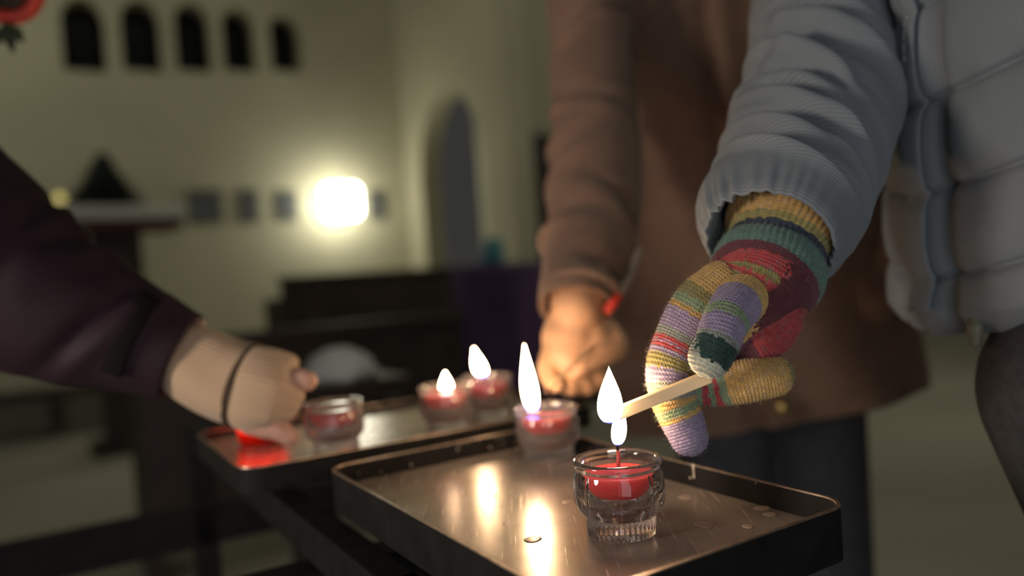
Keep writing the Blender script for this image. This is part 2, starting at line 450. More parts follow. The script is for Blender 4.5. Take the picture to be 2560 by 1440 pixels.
fl = MB(); fl.box((0, 4, -.05), (14, 14, .05)); tag(fl.build('floor', STONE), kind='structure')
left_end = corner - UX * 9.5
wb = wall_mesh(left_end, UX, VX, 9.5 + .3, 0, 6.5, .35).build('wall_back', PLASTER); tag(wb, kind='structure')
win_px = [(205, 4), (349, 10), (478, 18), (592, 32), (708, 46)]
win_w = [.33, .32, .305, .295, .295]
cut = []; wins = []
for (px, ty), ww in zip(win_px, win_w):
    P = onplane(px + 12, 178, PB, VX); zb = P[2]; top = onplane(px - 6, ty - 14, PB, VX)[2]
    P = np.array([P[0], P[1], 0]); wins.append((P, ww, zb, top))
    cut.append(arch_prism(P, UX, VX, ww, zb, top - ww * .6, top, -.28, .1))
boolean_cut(wb, cut)
for i, (P, ww, zb, top) in enumerate(wins):
    V, F = arch_prism(P, UX, VX, ww, zb, top - ww * .6, top, -.26, -.24)
    f = obj('window_%d' % (i + 1), V, F, NIGHTPANE, loc=(P[0], P[1], zb), smooth=False); tag(f, kind='structure')
    mb = MB()
    mb.box(P - VX * .23 + ZX * (zb + top) / 2, (.006, .01, (top - zb) / 2 - .01), (UX, VX, ZX))
    for k in range(1, 6): mb.box(P - VX * .23 + ZX * (zb + (top - zb - ww * .5) * k / 5.2), (ww / 2 - .005, .008, .005), (UX, VX, ZX))
    mb.build('window_bars', LEADFRAME, f)
# the arched wall that stands at right angles to the back wall
pier_len = np.linalg.norm(onplane(1280, 400, corner, UX)[:2] - corner[:2])
nS = -UX
ws = wall_mesh(corner - VX * .3, VX, nS, pier_len + .3, 0, 6.5, .20).build('wall_side', PLASTER); tag(ws, kind='structure')
a0 = onplane(1066, 640, corner, UX); a1 = onplane(1224, 640, corner, UX); mid = (a0 + a1) / 2; mid[2] = 0
aw = np.linalg.norm((a1 - a0)[:2]); atop = onplane(1150, 205, corner, UX)[2]
boolean_cut(ws, [arch_prism(mid, VX, nS, aw, -.02, atop - aw * .62, atop, -.6, .2, 22)])
# panel behind the arch with the passage's shade put into its colour, and the wall that runs on to the right
mb = MB(); mb.box(mid + UX * 1.5 - VX * .75 + ZX * 1.7, (.90, .06, 1.7), (VX, UX, ZX)); tag(mb.build('wall_passage', mat('shaded_passage_plaster', (.032, .027, .021), .9)), kind='structure')
endp = corner + VX * pier_len
wr = wall_mesh(endp + UX * .20 - VX * .6, UX, VX, 9.0, 0, 6.5, .3).build('wall_right', PLASTER); tag(wr, kind='structure')
d1 = MB(); P = onplane(1330, 480, endp - VX * .6 + UX, VX)
P0 = P.copy(); P0[2] = 0
d1.box(P0 + VX * .02 + ZX * (onplane(1330, 335, endp - VX * .6 + UX, VX)[2] / 2), (.30, .03, onplane(1330, 335, endp - VX * .6 + UX, VX)[2] / 2), (UX, VX, ZX))
d = tag(d1.build('door_1', DARKWOOD, loc=tuple(P0), bevel=.008), kind='structure')
hb = MB(); hb.box(P0 + VX * .07 + UX * .22 + ZX * 1.05, (.05, .015, .01), (UX, VX, ZX)); hb.build('door_handle', BRASS, d, bevel=.004)

# glowing wall lamp
Lp = onplane(832, 512, PB, VX) + VX * .20
lamp = thing('wall_lamp', 'square white glowing wall lamp on the cream back wall', 'lamp', tuple(Lp - VX * .20))
mb = MB(); mb.box(Lp - VX * .11, (.05, .09, .05), (UX, VX, ZX)); mb.build('bracket', LEADFRAME, lamp, bevel=.01)
mb = MB(); mb.box(Lp + VX * .06, (.165, .10, .150), (UX, VX, ZX)); mb.build('lamp_shade', emit_mat('opal_lamp_glass', (1.0, .97, .80), 14.0), lamp, bevel=.06, seg=5, smooth=True)

# small framed pictures in a row along the wall
for (x0, x1, y0, y1, lab) in ((470, 556, 474, 558, 'wide grey framed picture on the back wall, furthest from the wall lamp'),
                         (597, 648, 474, 556, 'dark slate framed picture, second to the left of the wall lamp'),
                         (690, 745, 478, 552, 'pale framed picture immediately left of the wall lamp'),
                         (918, 962, 476, 548, 'small framed picture between the wall lamp and the arch')):
    a = onplane(x0, (y0 + y1) / 2, PB, VX); b = onplane(x1, (y0 + y1) / 2, PB, VX); c = (a + b) / 2
    hz = (onplane((x0 + x1) / 2, y0, PB, VX)[2] - onplane((x0 + x1) / 2, y1, PB, VX)[2]) / 2; hx = np.linalg.norm(a - b) / 2
    t = thing('framed_picture', lab, 'picture', tuple(c), 'framed pictures along the back wall')
    mb = MB(); mb.box(c + VX * .012, (hx, .012, hz), (UX, VX, ZX)); mb.build('frame', PICFRAME, t, bevel=.006)
    mb = MB(); mb.box(c + VX * .026, (hx - .03, .003, hz - .03), (UX, VX, ZX)); mb.build('print', PICTURE, t)

# tall cabinet under a white cloth, with a little fir tree and a lamp on it
cb = at(285, 560, 5.2); cb[2] = 0
ctop = at(285, 552, 5.2)[2]
cab = thing('altar_table', 'dark wooden table on a pedestal under a white cloth, left of the wall lamp', 'table', tuple(cb))
mb = MB(); mb.box(cb + ZX * (ctop - .03) / 2, (.15, .13, (ctop - .03) / 2), (UX, VX, ZX)); mb.build('pedestal', DARKWOOD, cab, bevel=.01)
mb = MB(); mb.box(cb + ZX * (ctop - .045), (.40, .25, .03), (UX, VX, ZX)); mb.build('tabletop', mat('red_brown_wood', (.10, .03, .02), .5), cab, bevel=.008)
mb = MB(); mb.box(cb + ZX * .04, (.24, .20, .04), (UX, VX, ZX)); mb.build('plinth', DARKWOOD, cab, bevel=.01)
mb = MB(); mb.box(cb + ZX * (ctop + .031), (.43, .27, .045), (UX, VX, ZX)); cl = mb.build('table_cloth', WHITECLOTH, None, loc=tuple(cb + ZX * (ctop - .02)), bevel=.02, seg=3, smooth=True)
tag(cl, 'white cloth covering the top of the dark pedestal table', 'cloth')
tb = cb + ZX * (ctop + .0775) - UX * .04
tree = thing('fir_tree', 'small dark fir tree standing on the white cloth', 'tree', tuple(tb))
V, F = lathe([(.0, 0), (.022, 0), (.018, .1), (0, .1)], 12); obj('trunk', np.array(V) + tb, F, DARKWOOD, tree)
rs = random.Random(4); mb = MB()
for k in range(7):
    z = .05 + k * .050; r = .30 * (1 - k / 7.6) + .01
    for j in range(16):
        a = j / 16 * 6.283 + k; e = tb + [r * math.cos(a), r * math.sin(a), z - .035 + rs.uniform(-.01, .01)]
        s0 = tb + [0, 0, z + .045]; sd = np.array([-math.sin(a), math.cos(a), 0]) * r * .26; up = np.array([0, 0, .012])
        mb.add([s0, (s0 + e) / 2 + sd, e, (s0 + e) / 2 - sd, (s0 + e) / 2 + up], [(0, 1, 4), (1, 2, 4), (2, 3, 4), (3, 0, 4), (0, 3, 2, 1)])
mb.build('foliage', FIR, tree)
gb = cb - UX * .31 + VX * .20 + ZX * (ctop + .0775)
gl = thing('table_lamp', 'small yellow glowing lamp at the left end of the white cloth', 'lamp', tuple(gb))
V, F = lathe([(0, 0), (.03, 0), (.03, .008), (.008, .014), (.008, .03), (0, .03)], 20); obj('base', np.array(V) + gb, F, BRASS, gl)
V, F = blob(gb + [0, 0, .055], .032); obj('globe', V, F, emit_mat('yellow_lamp_glass', (.95, .80, .25), .55), gl)

# dark pews between the wall and the candle stand
def pew(px, d, half, h, label):
    b = at(px, 700, d); b[2] = 0
    t = thing('pew', label, 'pew', tuple(b), 'dark pews in front of the back wall')
    mb = MB(); mb.box(b + ZX * .46 + VX * .0, (half, .19, .02), (UX, VX, ZX)); mb.build('seat', DARKWOOD, t, bevel=.006)
    mb = MB(); mb.box(b + ZX * (h / 2 + .1) + VX * .21, (half, .02, h / 2 - .1), (UX, VX, ZX)); mb.build('backrest', DARKWOOD, t, bevel=.006)
    mb = MB(); mb.box(b + ZX * h + VX * .21, (half + .01, .04, .02), (UX, VX, ZX)); mb.build('top_rail', DARKWOOD, t, bevel=.008)
    for s in (-1, 1):
        mb = MB(); mb.box(b + UX * s * (half - .02) + ZX * (h * .45), (.022, .2, h * .45), (UX, VX, ZX)); mb.build('side_panel', DARKWOOD, t, bevel=.006)
    return t
pew(1110, 5.2, 1.15, 1.06, 'long dark pew furthest back, under the wall lamp')
pew(740, 3.1, .62, .84, 'dark pew in the middle row, behind the left gloved hand')

# violet cloth with a teal jar
vb = at(1260, 700, 3.6); vb[2] = 0
vs = thing('draped_stand', 'low stand draped in violet cloth, left of the brown coat', 'stand', tuple(vb))
zt = at(1260, 660, 3.6)[2]
rings = [(vb + ZX * z, UX * (.24 + .05 * (1 - z / zt)), VX * (.2 + .05 * (1 - z / zt))) for z in np.linspace(.02, zt, 24)]
V, F, UV = loft(rings, 64, lambda s, th, k: .018 * np.sin(11 * th) * (1 - k)); obj('drape', V, F, VIOLET, vs)
mb = MB(); mb.box(vb + ZX * .01, (.2, .18, .01), (UX, VX, ZX)); mb.build('base', DARKWOOD, vs)
jb = at(1236, 660, 3.55); jb[2] = zt
V, F = lathe([(0, 0), (.045, 0), (.05, .01), (.05, .085), (.035, .11), (.035, .125), (.03, .125), (.03, .11), (0, .1)], 28); j = obj('jar', np.array(V) + jb, F, TEAL, loc=tuple(jb)); tag(j, 'teal jar standing on the violet draped stand', 'jar')

# crumpled pale paper on a dark ledge behind the candles
lb = at(850, 950, 1.75)
led = thing('ledge', 'dark narrow ledge with pale crumpled paper on it', 'shelf', (lb[0], lb[1], 0))
mb = MB(); mb.box(lb - ZX * .012, (.14, .09, .012), (UX, VX, ZX)); mb.build('board', DARKWOOD, led, bevel=.004)
for s in (-1, 1):
    mb = MB(); mb.box(np.array([lb[0], lb[1], (lb[2] - .024) / 2]) + UX * s * .12, (.012, .012, (lb[2] - .024) / 2), (UX, VX, ZX)); mb.build('leg', DARKWOOD, led)
rs = random.Random(9)
rings = [(lb + ZX * z, UX * .085 * q, VX * .06 * q) for z, q in ((.0005, .9), (.015, 1), (.04, .85), (.06, .55), (.075, .2))]
Vp, Fp, _ = loft(rings, 40, lambda s, th, k: .007 * np.sin(5 * th + 3 * k) + .005 * np.sin(9 * th - 7 * k)); pp = obj('crumpled_paper', Vp, Fp, mat('pale_paper', (.74, .80, .76), .7), loc=tuple(lb)); tag(pp, 'crumpled pale paper heap on the dark ledge', 'paper')
fb = lb + UX * .03 + VX * .0 + ZX * .0

# low bench against the back wall, at the far left
bb = onplane(60, 1040, PB, VX) + VX * .22; bb[2] = 0
bn = thing('wall_bench', 'low dark bench against the back wall under the left sleeve', 'bench', tuple(bb))
mb = MB(); mb.box(bb + ZX * .33, (1.0, .20, .03), (UX, VX, ZX)); mb.build('seat', DARKWOOD, bn, bevel=.008)
for sx in (-.85, .2, .85):
    mb = MB(); mb.box(bb + UX * sx + ZX * .15, (.03, .17, .15), (UX, VX, ZX)); mb.build('leg', DARKWOOD, bn)

# hanging red ornament at the top left corner
ob = at(8, -34, .95)
on = thing('hanging_ornament', 'red-rimmed dark round ornament cut off by the top left corner', 'ornament', tuple(ob))
fx = unit(CAM - ob); sx_ = unit(np.cross(ZX, fx)); ux_ = np.cross(fx, sx_)
def turn(V): return [ob + sx_ * p[0] + ux_ * p[1] + fx * p[2] for p in V]
V, F = lathe([(.036 + .009 * math.cos(q), .011 * math.sin(q)) for q in np.linspace(0, 2 * math.pi, 14, endpoint=False)], 44, closed=True); o = obj('rim', turn(V), F, REDTIP, on); part_label(o, 'bright red rim')
V, F = lathe([(0, -.006), (.030, -.006), (.031, 0), (.028, .004), (0, .006)], 36); obj('centre', turn(V), F, mat('dark_centre', (.01, .006, .005), .6), on)
V, F, _ = loft(chain([ob + [0, 0, .045], ob + [0, 0, .2], ob + [0, 0, .4]], [.0012] * 3, 3, ref=(0.3, 1, 0)), 6); obj('cord', V, F, CORD, on)
mb = MB()
for k, (a, l) in enumerate(((-.5, .034), (.1, .04), (.6, .03))):
    s0 = ob - [0.0, 0, .044]; e = s0 + np.array([math.sin(a) * l, .004 * k, -math.cos(a) * l]); sd = np.array([math.cos(a), 0, math.sin(a)]) * .009; mi = (s0 + e) / 2
    mb.add([s0, mi + sd, e, mi - sd, mi + [0, -.003, 0], mi + [0, .003, 0]], [(0, 1, 4), (1, 2, 4), (2, 3, 4), (3, 0, 4), (0, 5, 1), (1, 5, 2), (2, 5, 3), (3, 5, 0)])
mb.build('leaf_sprig', LEAFG, on)

# ------------------------------------------------------------------ candle stand: trays and frame
ANG = math.radians(31.5)
TU = np.array([math.cos(ANG), math.sin(ANG), 0]); TV = np.array([math.sin(ANG), -math.cos(ANG), 0])
ZT = H - .18            # tray floor
def rrect(u0, u1, v0, v1, rad, n=8):
    pts = []
    for (cu, cv, a0) in ((u1 - rad, v1 - rad, 0), (u0 + rad, v1 - rad, 90), (u0 + rad, v0 + rad, 180), (u1 - rad, v0 + rad, 270)):
        for k in range(n + 1):
            a = math.radians(a0 + 90 * k / n); pts.append((cu + rad * math.cos(a), cv + rad * math.sin(a)))
    return pts
def tray(name, label, u0, u1, v0, v1, zf, lip, drop, spots, specks, seed):
    c = TU * (u0 + u1) / 2 + TV * (v0 + v1) / 2
    t = thing(name, label, 'tray', (c[0], c[1], zf - (drop - lip)))
    def W(p, z): return TU * p[0] + TV * p[1] + ZX * z
    th = .0022
    rings = [(rrect(u0, u1, v0, v1, .022), zf + lip - drop), (rrect(u0, u1, v0, v1, .022), zf + lip), (rrect(u0 + th, u1 - th, v0 + th, v1 - th, .020), zf + lip), (rrect(u0 + th, u1 - th, v0 + th, v1 - th, .020), zf + lip - drop)]
    V = [W(p, z) for r, z in rings for p in r]; n = len(rings[0][0])
    F = [(a * n + j, a * n + (j + 1) % n, b * n + (j + 1) % n, b * n + j) for a, b in ((0, 1), (1, 2), (2, 3), (3, 0)) for j in range(n)]
    o = obj('rim', V, F, BLACKMETAL, t, smooth=False); part_label(o, 'black rim')
    # bare worn edge along the top of the rim
    e = [(rrect(u0 - .0002, u1 + .0002, v0 - .0002, v1 + .0002, .022), zf + lip - .0005), (rrect(u0, u1, v0, v1, .022), zf + lip + .0004), (rrect(u0 + th, u1 - th, v0 + th, v1 - th, .020), zf + lip + .0004), (rrect(u0 + th + .0002, u1 - th - .0002, v0 + th + .0002, v1 - th - .0002, .020), zf + lip - .0007)]
    V = [W(p, z) for r, z in e for p in r]
    F = [(a * n + j, a * n + (j + 1) % n, b * n + (j + 1) % n, b * n + j) for a, b in ((0, 1), (1, 2), (2, 3)) for j in range(n)]
    o = obj('worn_edge', V, F, EDGEMETAL, t, smooth=False); part_label(o, 'scuffed bare metal top edge of the rim')
    r = rrect(u0 + .003, u1 - .003, v0 + .003, v1 - .003, .019); n = len(r)
    V = [W(p, zf) for p in r] + [W(p, zf - .003) for p in r]
    F = [tuple(range(n)), tuple(range(2 * n - 1, n - 1, -1))] + [(j, j + n, (j + 1) % n + n, (j + 1) % n) for j in range(n)]
    o = obj('base_plate', V, F, TRAY, t, smooth=False); part_label(o, 'scratched brownish metal plate')
    for (x, y, rr) in spots:
        P = onz(x, y, zf); V, F = lathe([(0, 0), (rr, 0), (rr * .97, .0002), (rr * .8, .0004), (0, .0004)], 28, lambda a, r, z: r * (1 + .06 * np.sin(2 * a + x) + .04 * np.sin(3 * a)))
        obj('wax_spot', np.array(V) + [P[0], P[1], zf], F, WAXSPOT, t)
    rs = random.Random(seed); mb = MB()
    for k in range(specks):
        q = rs.random(); h = rs.uniform(.003, lip - .002); r1 = rs.choice([.0004, .0006, .0006, .0010])
        side = rs.randrange(3)
        if side == 0: P = W((u1 - th, v0 + (v1 - v0) * q), zf + h)
        elif side == 1: P = W((u0 + (u1 - u0) * q, v0 + th), zf + h)
        else: P = W((u0 + .02 + (u1 - u0 - .04) * rs.random(), v0 + .02 + (v1 - v0 - .04) * q), zf + .0002)
        V, F = blob(P, r1, 6, 5); mb.add(V, F)
    if specks:
        for (vq, l) in ((.42, .012), (.62, .010), (.12, .014)):       # drips down the far right lip
            P = W((u1 - th, v0 + (v1 - v0) * vq), zf + lip); V, F, _ = loft(chain([P, P - ZX * l * .5, P - ZX * l], [.0012, .0005, .0008], 4), 6); mb.add(V, F)
        mb.build('wax_specks', SPECK, t, smooth=True)['kind'] = 'stuff'
    return t
ZT2 = ZT + .011
T1 = tray('candle_tray', 'nearest brown metal tray with black rim, under the candle being lit', .2095, .4385, -.6858, -.3112, ZT, .0175, .034,
          [(1332, 1349, .0062), (1714, 1243, .0058), (1762, 1311, .0066), (1905, 1271, .0056), (1925, 1286, .0045), (1870, 1316, .0038), (1420, 1255, .0045)], 46, 3)
T2 = tray('candle_tray', 'further black rimmed tray holding the row of blurred candles', .147, .56, -.985, -.738, ZT2, .0065, .025, [], 14, 5)

# the black frame that carries the trays
zc = ZT - .020
fc = TU * .3 + TV * (-.6)
rack = thing('candle_stand', 'black metal candle stand carrying the two trays', 'stand', (fc[0], fc[1], 0))
def bar(name, p0, p1, hw, hh):
    p0, p1 = np.asarray(p0, float), np.asarray(p1, float); d = unit(p1 - p0); s = unit(np.cross(ZX, d)) if abs(d[2]) < .9 else TU; n = np.cross(d, s)
    mb = MB(); mb.box((p0 + p1) / 2, (np.linalg.norm(p1 - p0) / 2, hw, hh), (d, s, n)); return mb.build(name, BLACKMETAL, rack, bevel=.002)
def W(u, v, z): return TU * u + TV * v + ZX * z
zb2 = ZT + .0175 - .036
bar('tray_support', W(.20, -.86, zb2 - .006), W(.52, -.86, zb2 - .006), .02, .006)
bar('tray_support', W(.324, -.66, ZT - .0225), W(.324, -.34, ZT - .0225), .02, .006)
PU, PV = onz(785, 1300, .70)[:2] @ TU[:2], onz(785, 1300, .70)[:2] @ TV[:2]
TB = .66
pA, pB = onz(0, 1370, TB), onz(560, 1245, TB)
vb_ = (pA[:2] @ TV[:2] + pB[:2] @ TV[:2]) / 2
print('bar v', vb_, 'post', PU, PV)
bar('long_bar', W(-.16, vb_, TB - .032), W(.62, vb_, TB - .032), .018, .032)
bar('post', W(.205, vb_, 0), W(.205, vb_, zb2 - .012), .018, .018)
bar('post', W(.55, vb_, 0), W(.55, vb_, zb2 - .012), .018, .018)
bar('cross_bar', W(.205, vb_ + .018, zb2 - .030), W(.205, -.50, zb2 - .030), .014, .018)
bar('post', W(.205, -.50, 0), W(.205, -.50, zb2 - .012), .020, .020)
bar('post', W(.40, -.42, 0), W(.40, -.42, ZT - .0285), .022, .022)
FZ = .75
qv = onz(845, 1397, FZ)[:2] @ TV[:2]
bar('front_bar', W(-.10, qv, FZ - .02), W(.44, qv, FZ - .02), .022, .02)

# ------------------------------------------------------------------ votive candles
GP = [(0, 1.2), (18, 1.2), (20.5, .2), (22, 0), (23.0, .8), (23.1, 4), (23.1, 8), (23.0, 12), (23.3, 13.2), (25.2, 14.4), (27.3, 16.2), (28.9, 19), (29.9, 23), (30.1, 28), (29.9, 34), (29.4, 39),
      (28.5, 42.5), (28.0, 44.2), (28.5, 45.2), (29.6, 46.2), (30.2, 47.8), (30.2, 49.3), (29.6, 50.8), (28.3, 51.5), (26.8, 51.2), (25.6, 50), (24.9, 47.5), (24.7, 44), (24.8, 38), (24.5, 34), (22.6, 28.5), (20.2, 23), (16.5, 18.5), (10, 16), (0, 15.2)]
GP = [(r * .001, z * .001) for r, z in GP]
def glass_mod(th, r, z):
    k = np.full_like(th, r)
    if .0135 < z < .0445 and r > .025:
        p = ((th + math.radians(97)) * 8 / (2 * np.pi)) % 1.0; p = np.minimum(p, 1 - p) / 8 * 2 * np.pi * r      # distance from a rib
        k = k + (.0008 * np.exp(-(p / .0008) ** 2)) * min(1, (z - .0135) / .004, (.0445 - z) / .004) - .0004 * 0
    if .0005 < z < .0128 and r > .022:
        k = k + .00055 * np.cos(th * 40)
    return k
GV, GF = lathe(GP, 320, glass_mod)
GV = np.array(GV)
WP = [(0, 26.6), (12, 26.6), (18.5, 26.9), (20.9, 28.0), (23.0, 31.5), (24.0, 34.4), (24.3, 39.5), (24.2, 41.0), (23.2, 41.2), (20, 40.2), (8, 39.6), (2, 39.8), (0, 39.8)]
WV, WF = lathe([(r * .001, z * .001) for r, z in WP], 64)
def flame_mesh(base, tip, wid, lean=(0, 0), sharp=1.0, n=20):
    """teardrop from base to tip; wid = widest radius"""
    b, t = np.asarray(base, float), np.asarray(tip, float); ax = t - b; L = np.linalg.norm(ax); rings = []
    for k in range(n + 1):
        s = k / n; r = wid * (math.sin(math.pi * min(1, s ** .55) if False else math.pi * s ** .62)) ** (.8 if s < .3 else 1.0) * (1 - .12 * s) + 1e-5
        bend = np.array([lean[0], lean[1], 0]) * math.sin(math.pi * s) * L
        rings.append((b + ax * s + bend, np.array([r, 0, 0]), np.array([0, r * .85, 0])))
    V, F, _ = loft(rings, 24); return V, F
def add_parts(t, wick_top, flame=None, glass=None, charred=True):
    P = np.array(t.location)
    obj('glass_cup', GV + P, GF, GLASS if t is votive else CLOUDY, t)
    part_label(obj('wax', np.array(WV) + P, WF, WAX, t), 'red wax disc')
    wt = np.asarray(wick_top, float)
    wb_ = np.array([0, 0, .038]); V, F, _ = loft(chain([P + wb_, P + wb_ * .45 + wt * .55 + [.0004, 0, 0], P + wb_ * .3 + wt * .7], [.0015, .0013, .0012], 4, ref=(0, 1, 0)), 8)
    wk = obj('wick', V, F, WICKR, t); part_label(wk, 'short red wick')
    V, F, _ = loft(chain([P + wb_ * .3 + wt * .7, P + wb_ * .1 + wt * .9, P + wt], [.0011, .0009, .0007], 4, ref=(0, 1, 0)), 8); obj('wick_tip', V, F, WICKM, wk)
    if flame:
        V, F = flame_mesh(P + flame[0], P + flame[1], flame[2], flame[3] if len(flame) > 3 else (0, 0)); part_label(obj('flame', V, F, FLAMEM, t), 'bright white flame')
c1 = onz(1555, 1330, ZT); c1[2] = ZT
votive = thing('votive_candle', 'sharp clear glass votive candle with red wax being lit by the match', 'candle', tuple(c1), 'red votive candles in glass cups')
wtip = np.array([.0012, 0, .0632])
add_parts(votive, wtip, (wtip + [0, 0, -.0045], wtip + [.0046, .002, .0275], .0054))
c2 = W(.4075, -.618, ZT)
v2 = thing('votive_candle', 'glass votive candle with tall thin flame at the back corner of the near tray', 'candle', tuple(c2), 'red votive candles in glass cups')
add_parts(v2, (-.012, .004, .050), ((-.0125, .004, .0445), (-.0165, .004, .1120), .0078, (-.01, 0)))
q = onz(850, 1131, ZT2); cA = W(q[:2] @ TU[:2], -.776, ZT2)
v3 = thing('votive_candle', 'unlit glass votive candle beside the beige gloved hand', 'candle', tuple(cA), 'red votive candles in glass cups')
add_parts(v3, (.001, 0, .045))
cB = onz(1121, 1076, ZT2); cB[2] = ZT2
v4 = thing('votive_candle', 'lit votive candle left of another, in the middle of the far tray', 'candle', tuple(cB), 'red votive candles in glass cups')
add_parts(v4, (.001, 0, .046), ((.001, 0, .041), (.001, 0, .066), .0070))
cC = onz(1224, 1046, ZT2); cC[2] = ZT2
v5 = thing('votive_candle', 'furthest votive candle, with raised flame behind the middle of the far tray', 'candle', tuple(cC), 'red votive candles in glass cups')
add_parts(v5, (-.006, 0, .052), ((-.005, 0, .050), (-.013, 0, .0855), .0080))
# the red cup that the gloved hand at the left sets down
cR = onz(655, 1106, ZT2); cR[2] = ZT2
rc = thing('votive_cup', 'glowing red candle cup held by the beige gloved hand', 'candle', tuple(cR))
RP = [(0, .001), (.022, 0), (.024, .004), (.027, .030), (.028, .052), (.0265, .052), (.0255, .030), (.0225, .006), (0, .006)]
V, F = lathe(RP, 48); part_label(obj('cup', np.array(V) + cR, F, REDGLASS, rc), 'translucent red cup')
V, F = lathe([(0, .0062), (.0215, .0062), (.024, .016), (0, .0165)], 40); obj('wax', np.array(V) + cR, F, WAX, rc)
V, F, _ = loft(chain([cR + [0, 0, .014], cR + [0, 0, .022]], [.001, .0008], 4, ref=(0, 1, 0)), 8); obj('wick', V, F, WICKM, rc)
V, F = flame_mesh(cR + [0, 0, .017], cR + [0, 0, .052], .0105); obj('flame', V, F, flame_mat('flame_in_red_cup', 4.5), rc)

# ------------------------------------------------------------------ matches
def match(label, h0, h1, half, head_r, flame=None):
    h0, h1 = np.asarray(h0, float), np.asarray(h1, float)
    t = thing('match', label, 'match', tuple(h1)); d = unit(h0 - h1); s = unit(np.cross(d, [0, 1, 0])); n = np.cross(d, s)
    mb = MB(); mb.box((h0 + h1) / 2, (np.linalg.norm(h1 - h0) / 2, half, half * .7), (d, s, n)); d = -d; mb.build('stick', MATCHWOOD, t, bevel=half * .18)
    rings = chain([h0 - d * .0005, h0 - d * .003, h0 - d * .0065], [half * .9, head_r, head_r * .7], 4, ref=(0, 1, 0)); V, F, _ = loft(rings, 14); obj('head', V, F, CHAR, t)
    if flame: V, F = flame_mesh(*flame); part_label(obj('flame', V, F, FLAMEM, t), 'large teardrop flame')
    return t
md = .521
match('burning wooden match held over the nearest votive candle by the striped glove', at(1543, 1034, md), at(1775, 940, .512), .0043, .0040,
      (at(1526, 1060, md), at(1522, 916, md), .0090))
match('thin pale match held by the bare hand at the tall flame', at(1374, 972, .760), at(1478, 868, .825), .0016, .0016)

# ------------------------------------------------------------------ people
def body_lofts(spine, legs, arms, head, extra=()):
    """spine: list of (point, rx, ry); tubes overlap and are fused by the remesh"""
    L = []
    rings = [(np.array(p, float), np.array([rx, 0, 0.]), np.array([0, ry, 0.])) for p, rx, ry in spine]
    L.append(loft(rings, 28)[:2])
    for P, R in list(legs) + list(arms): L.append(loft(chain(P, R, 6, ref=(.31, .95, .1)), 20)[:2])
    if head is not None:
        c, f = np.asarray(head[0], float), unit(head[1]); sd = np.cross(ZX, f)
        L.append(blob(c, (.078, .088, .112), 20, 14)); L.append(blob(c + f * .045 - ZX * .05, (.05, .05, .06)))
        L.append(blob(c + f * .098 - ZX * .012, (.016, .016, .024)))                      # nose
        L.append(blob(c + f * .088 - ZX * .055, (.025, .025, .010)))                      # lips
        for s in (-1, 1):
            L.append(blob(c + sd * s * .082 - ZX * .005, (.014, .018, .032)))             # ears
            L.append(blob(c + sd * s * .032 + f * .080 + ZX * .018, (.015, .012, .010)))   # brow and eye
    for e in extra: L.append(e)
    return L
def hair(parent, c, f):
    c = np.asarray(c, float); f = unit(f)
    V, F = blob(c - f * .014 + ZX * .028, (.092, .098, .108), 28, 18); obj('hair', V, F, HAIR, parent)
def shoe(parent, p, f):
    p = np.asarray(p, float); f = unit(f); sd = np.cross(ZX, f)
    rings = [(p + f * x + ZX * (.004 + h / 2), sd * w_, ZX * h / 2) for x, w_, h in ((-.075, .02, .05), (-.06, .038, .085), (0, .042, .095), (.06, .045, .07), (.12, .045, .05), (.165, .034, .036), (.178, .012, .02))]
    V, F, _ = loft(rings, 20); obj('shoe', V, F, SHOE, parent)

# ---- the person with the striped glove, at the right edge
tx, ty = .522, .67
p1 = thing('person', 'person in grey-blue quilted jacket holding a burning match in a striped glove', 'person', (.62, .70, 0))
wr1 = at(1945, 600, .570)
arm1 = [(tx - .03, ty + .18, H + .36), at(2090, 0, .80), at(2060, 220, .70), at(1990, 430, .62), wr1]
hd1 = np.array([tx - .06, ty + .02, H + .64])
leg_l = [[(.447, .585, .88), (.56, .59, .55), (.64, .60, .30), (.70, .60, .06)], [(.605, .77, .88), (.64, .77, .55), (.70, .77, .30), (.75, .77, .06)]]
V, F = remeshed(body_lofts([((.545, .67, .80), .075, .13), ((.545, .67, .95), .075, .13), ((tx, ty, H + .08), .10, .12), ((tx, ty, H + .3), .10, .14), ((tx - .01, ty, H + .42), .08, .12), ((tx - .03, ty, H + .5), .05, .055), ((tx - .05, ty, H + .58), .05, .05)],
                           [(l, [.072, .055, .05, .04]) for l in leg_l], [(arm1, [.055, .045, .04, .033, .026]), ([(tx + .02, ty - .18, H + .36), (tx + .27, ty - .17, H + .13), (tx + .34, ty - .00, H - .06)], [.05, .04, .035])], (hd1, (-1, .1, -.3)),
                           extra=[loft(chain([wr1, at(1905, 690, .562), at(1880, 735, .553)], [.026, .024, .016], 6), 16)[:2]]), .008, 4)
obj('body', V, F, SKIN, p1)
hair(p1, hd1, (-1, .1, -.3))
for l in leg_l: shoe(p1, (l[-1][0] + .0, l[-1][1], 0), (-1, 0, 0))
# trousers
tl = []
for l in leg_l: tl.append(loft(chain([l[0], l[1], l[2], (l[3][0], l[3][1], .07)], [.088, .075, .066, .06], 8, ref=(.31, .95, .1)), 28)[:2])
tl.append(loft([(np.array((.55, .67, z)), np.array([.100, 0, 0.]), np.array([0, .155, 0.])) for z in (.80, .86, .93, .99)], 28)[:2])
V, F = remeshed(tl, .008, 4); obj('trousers', V, F, TROUSER, p1)
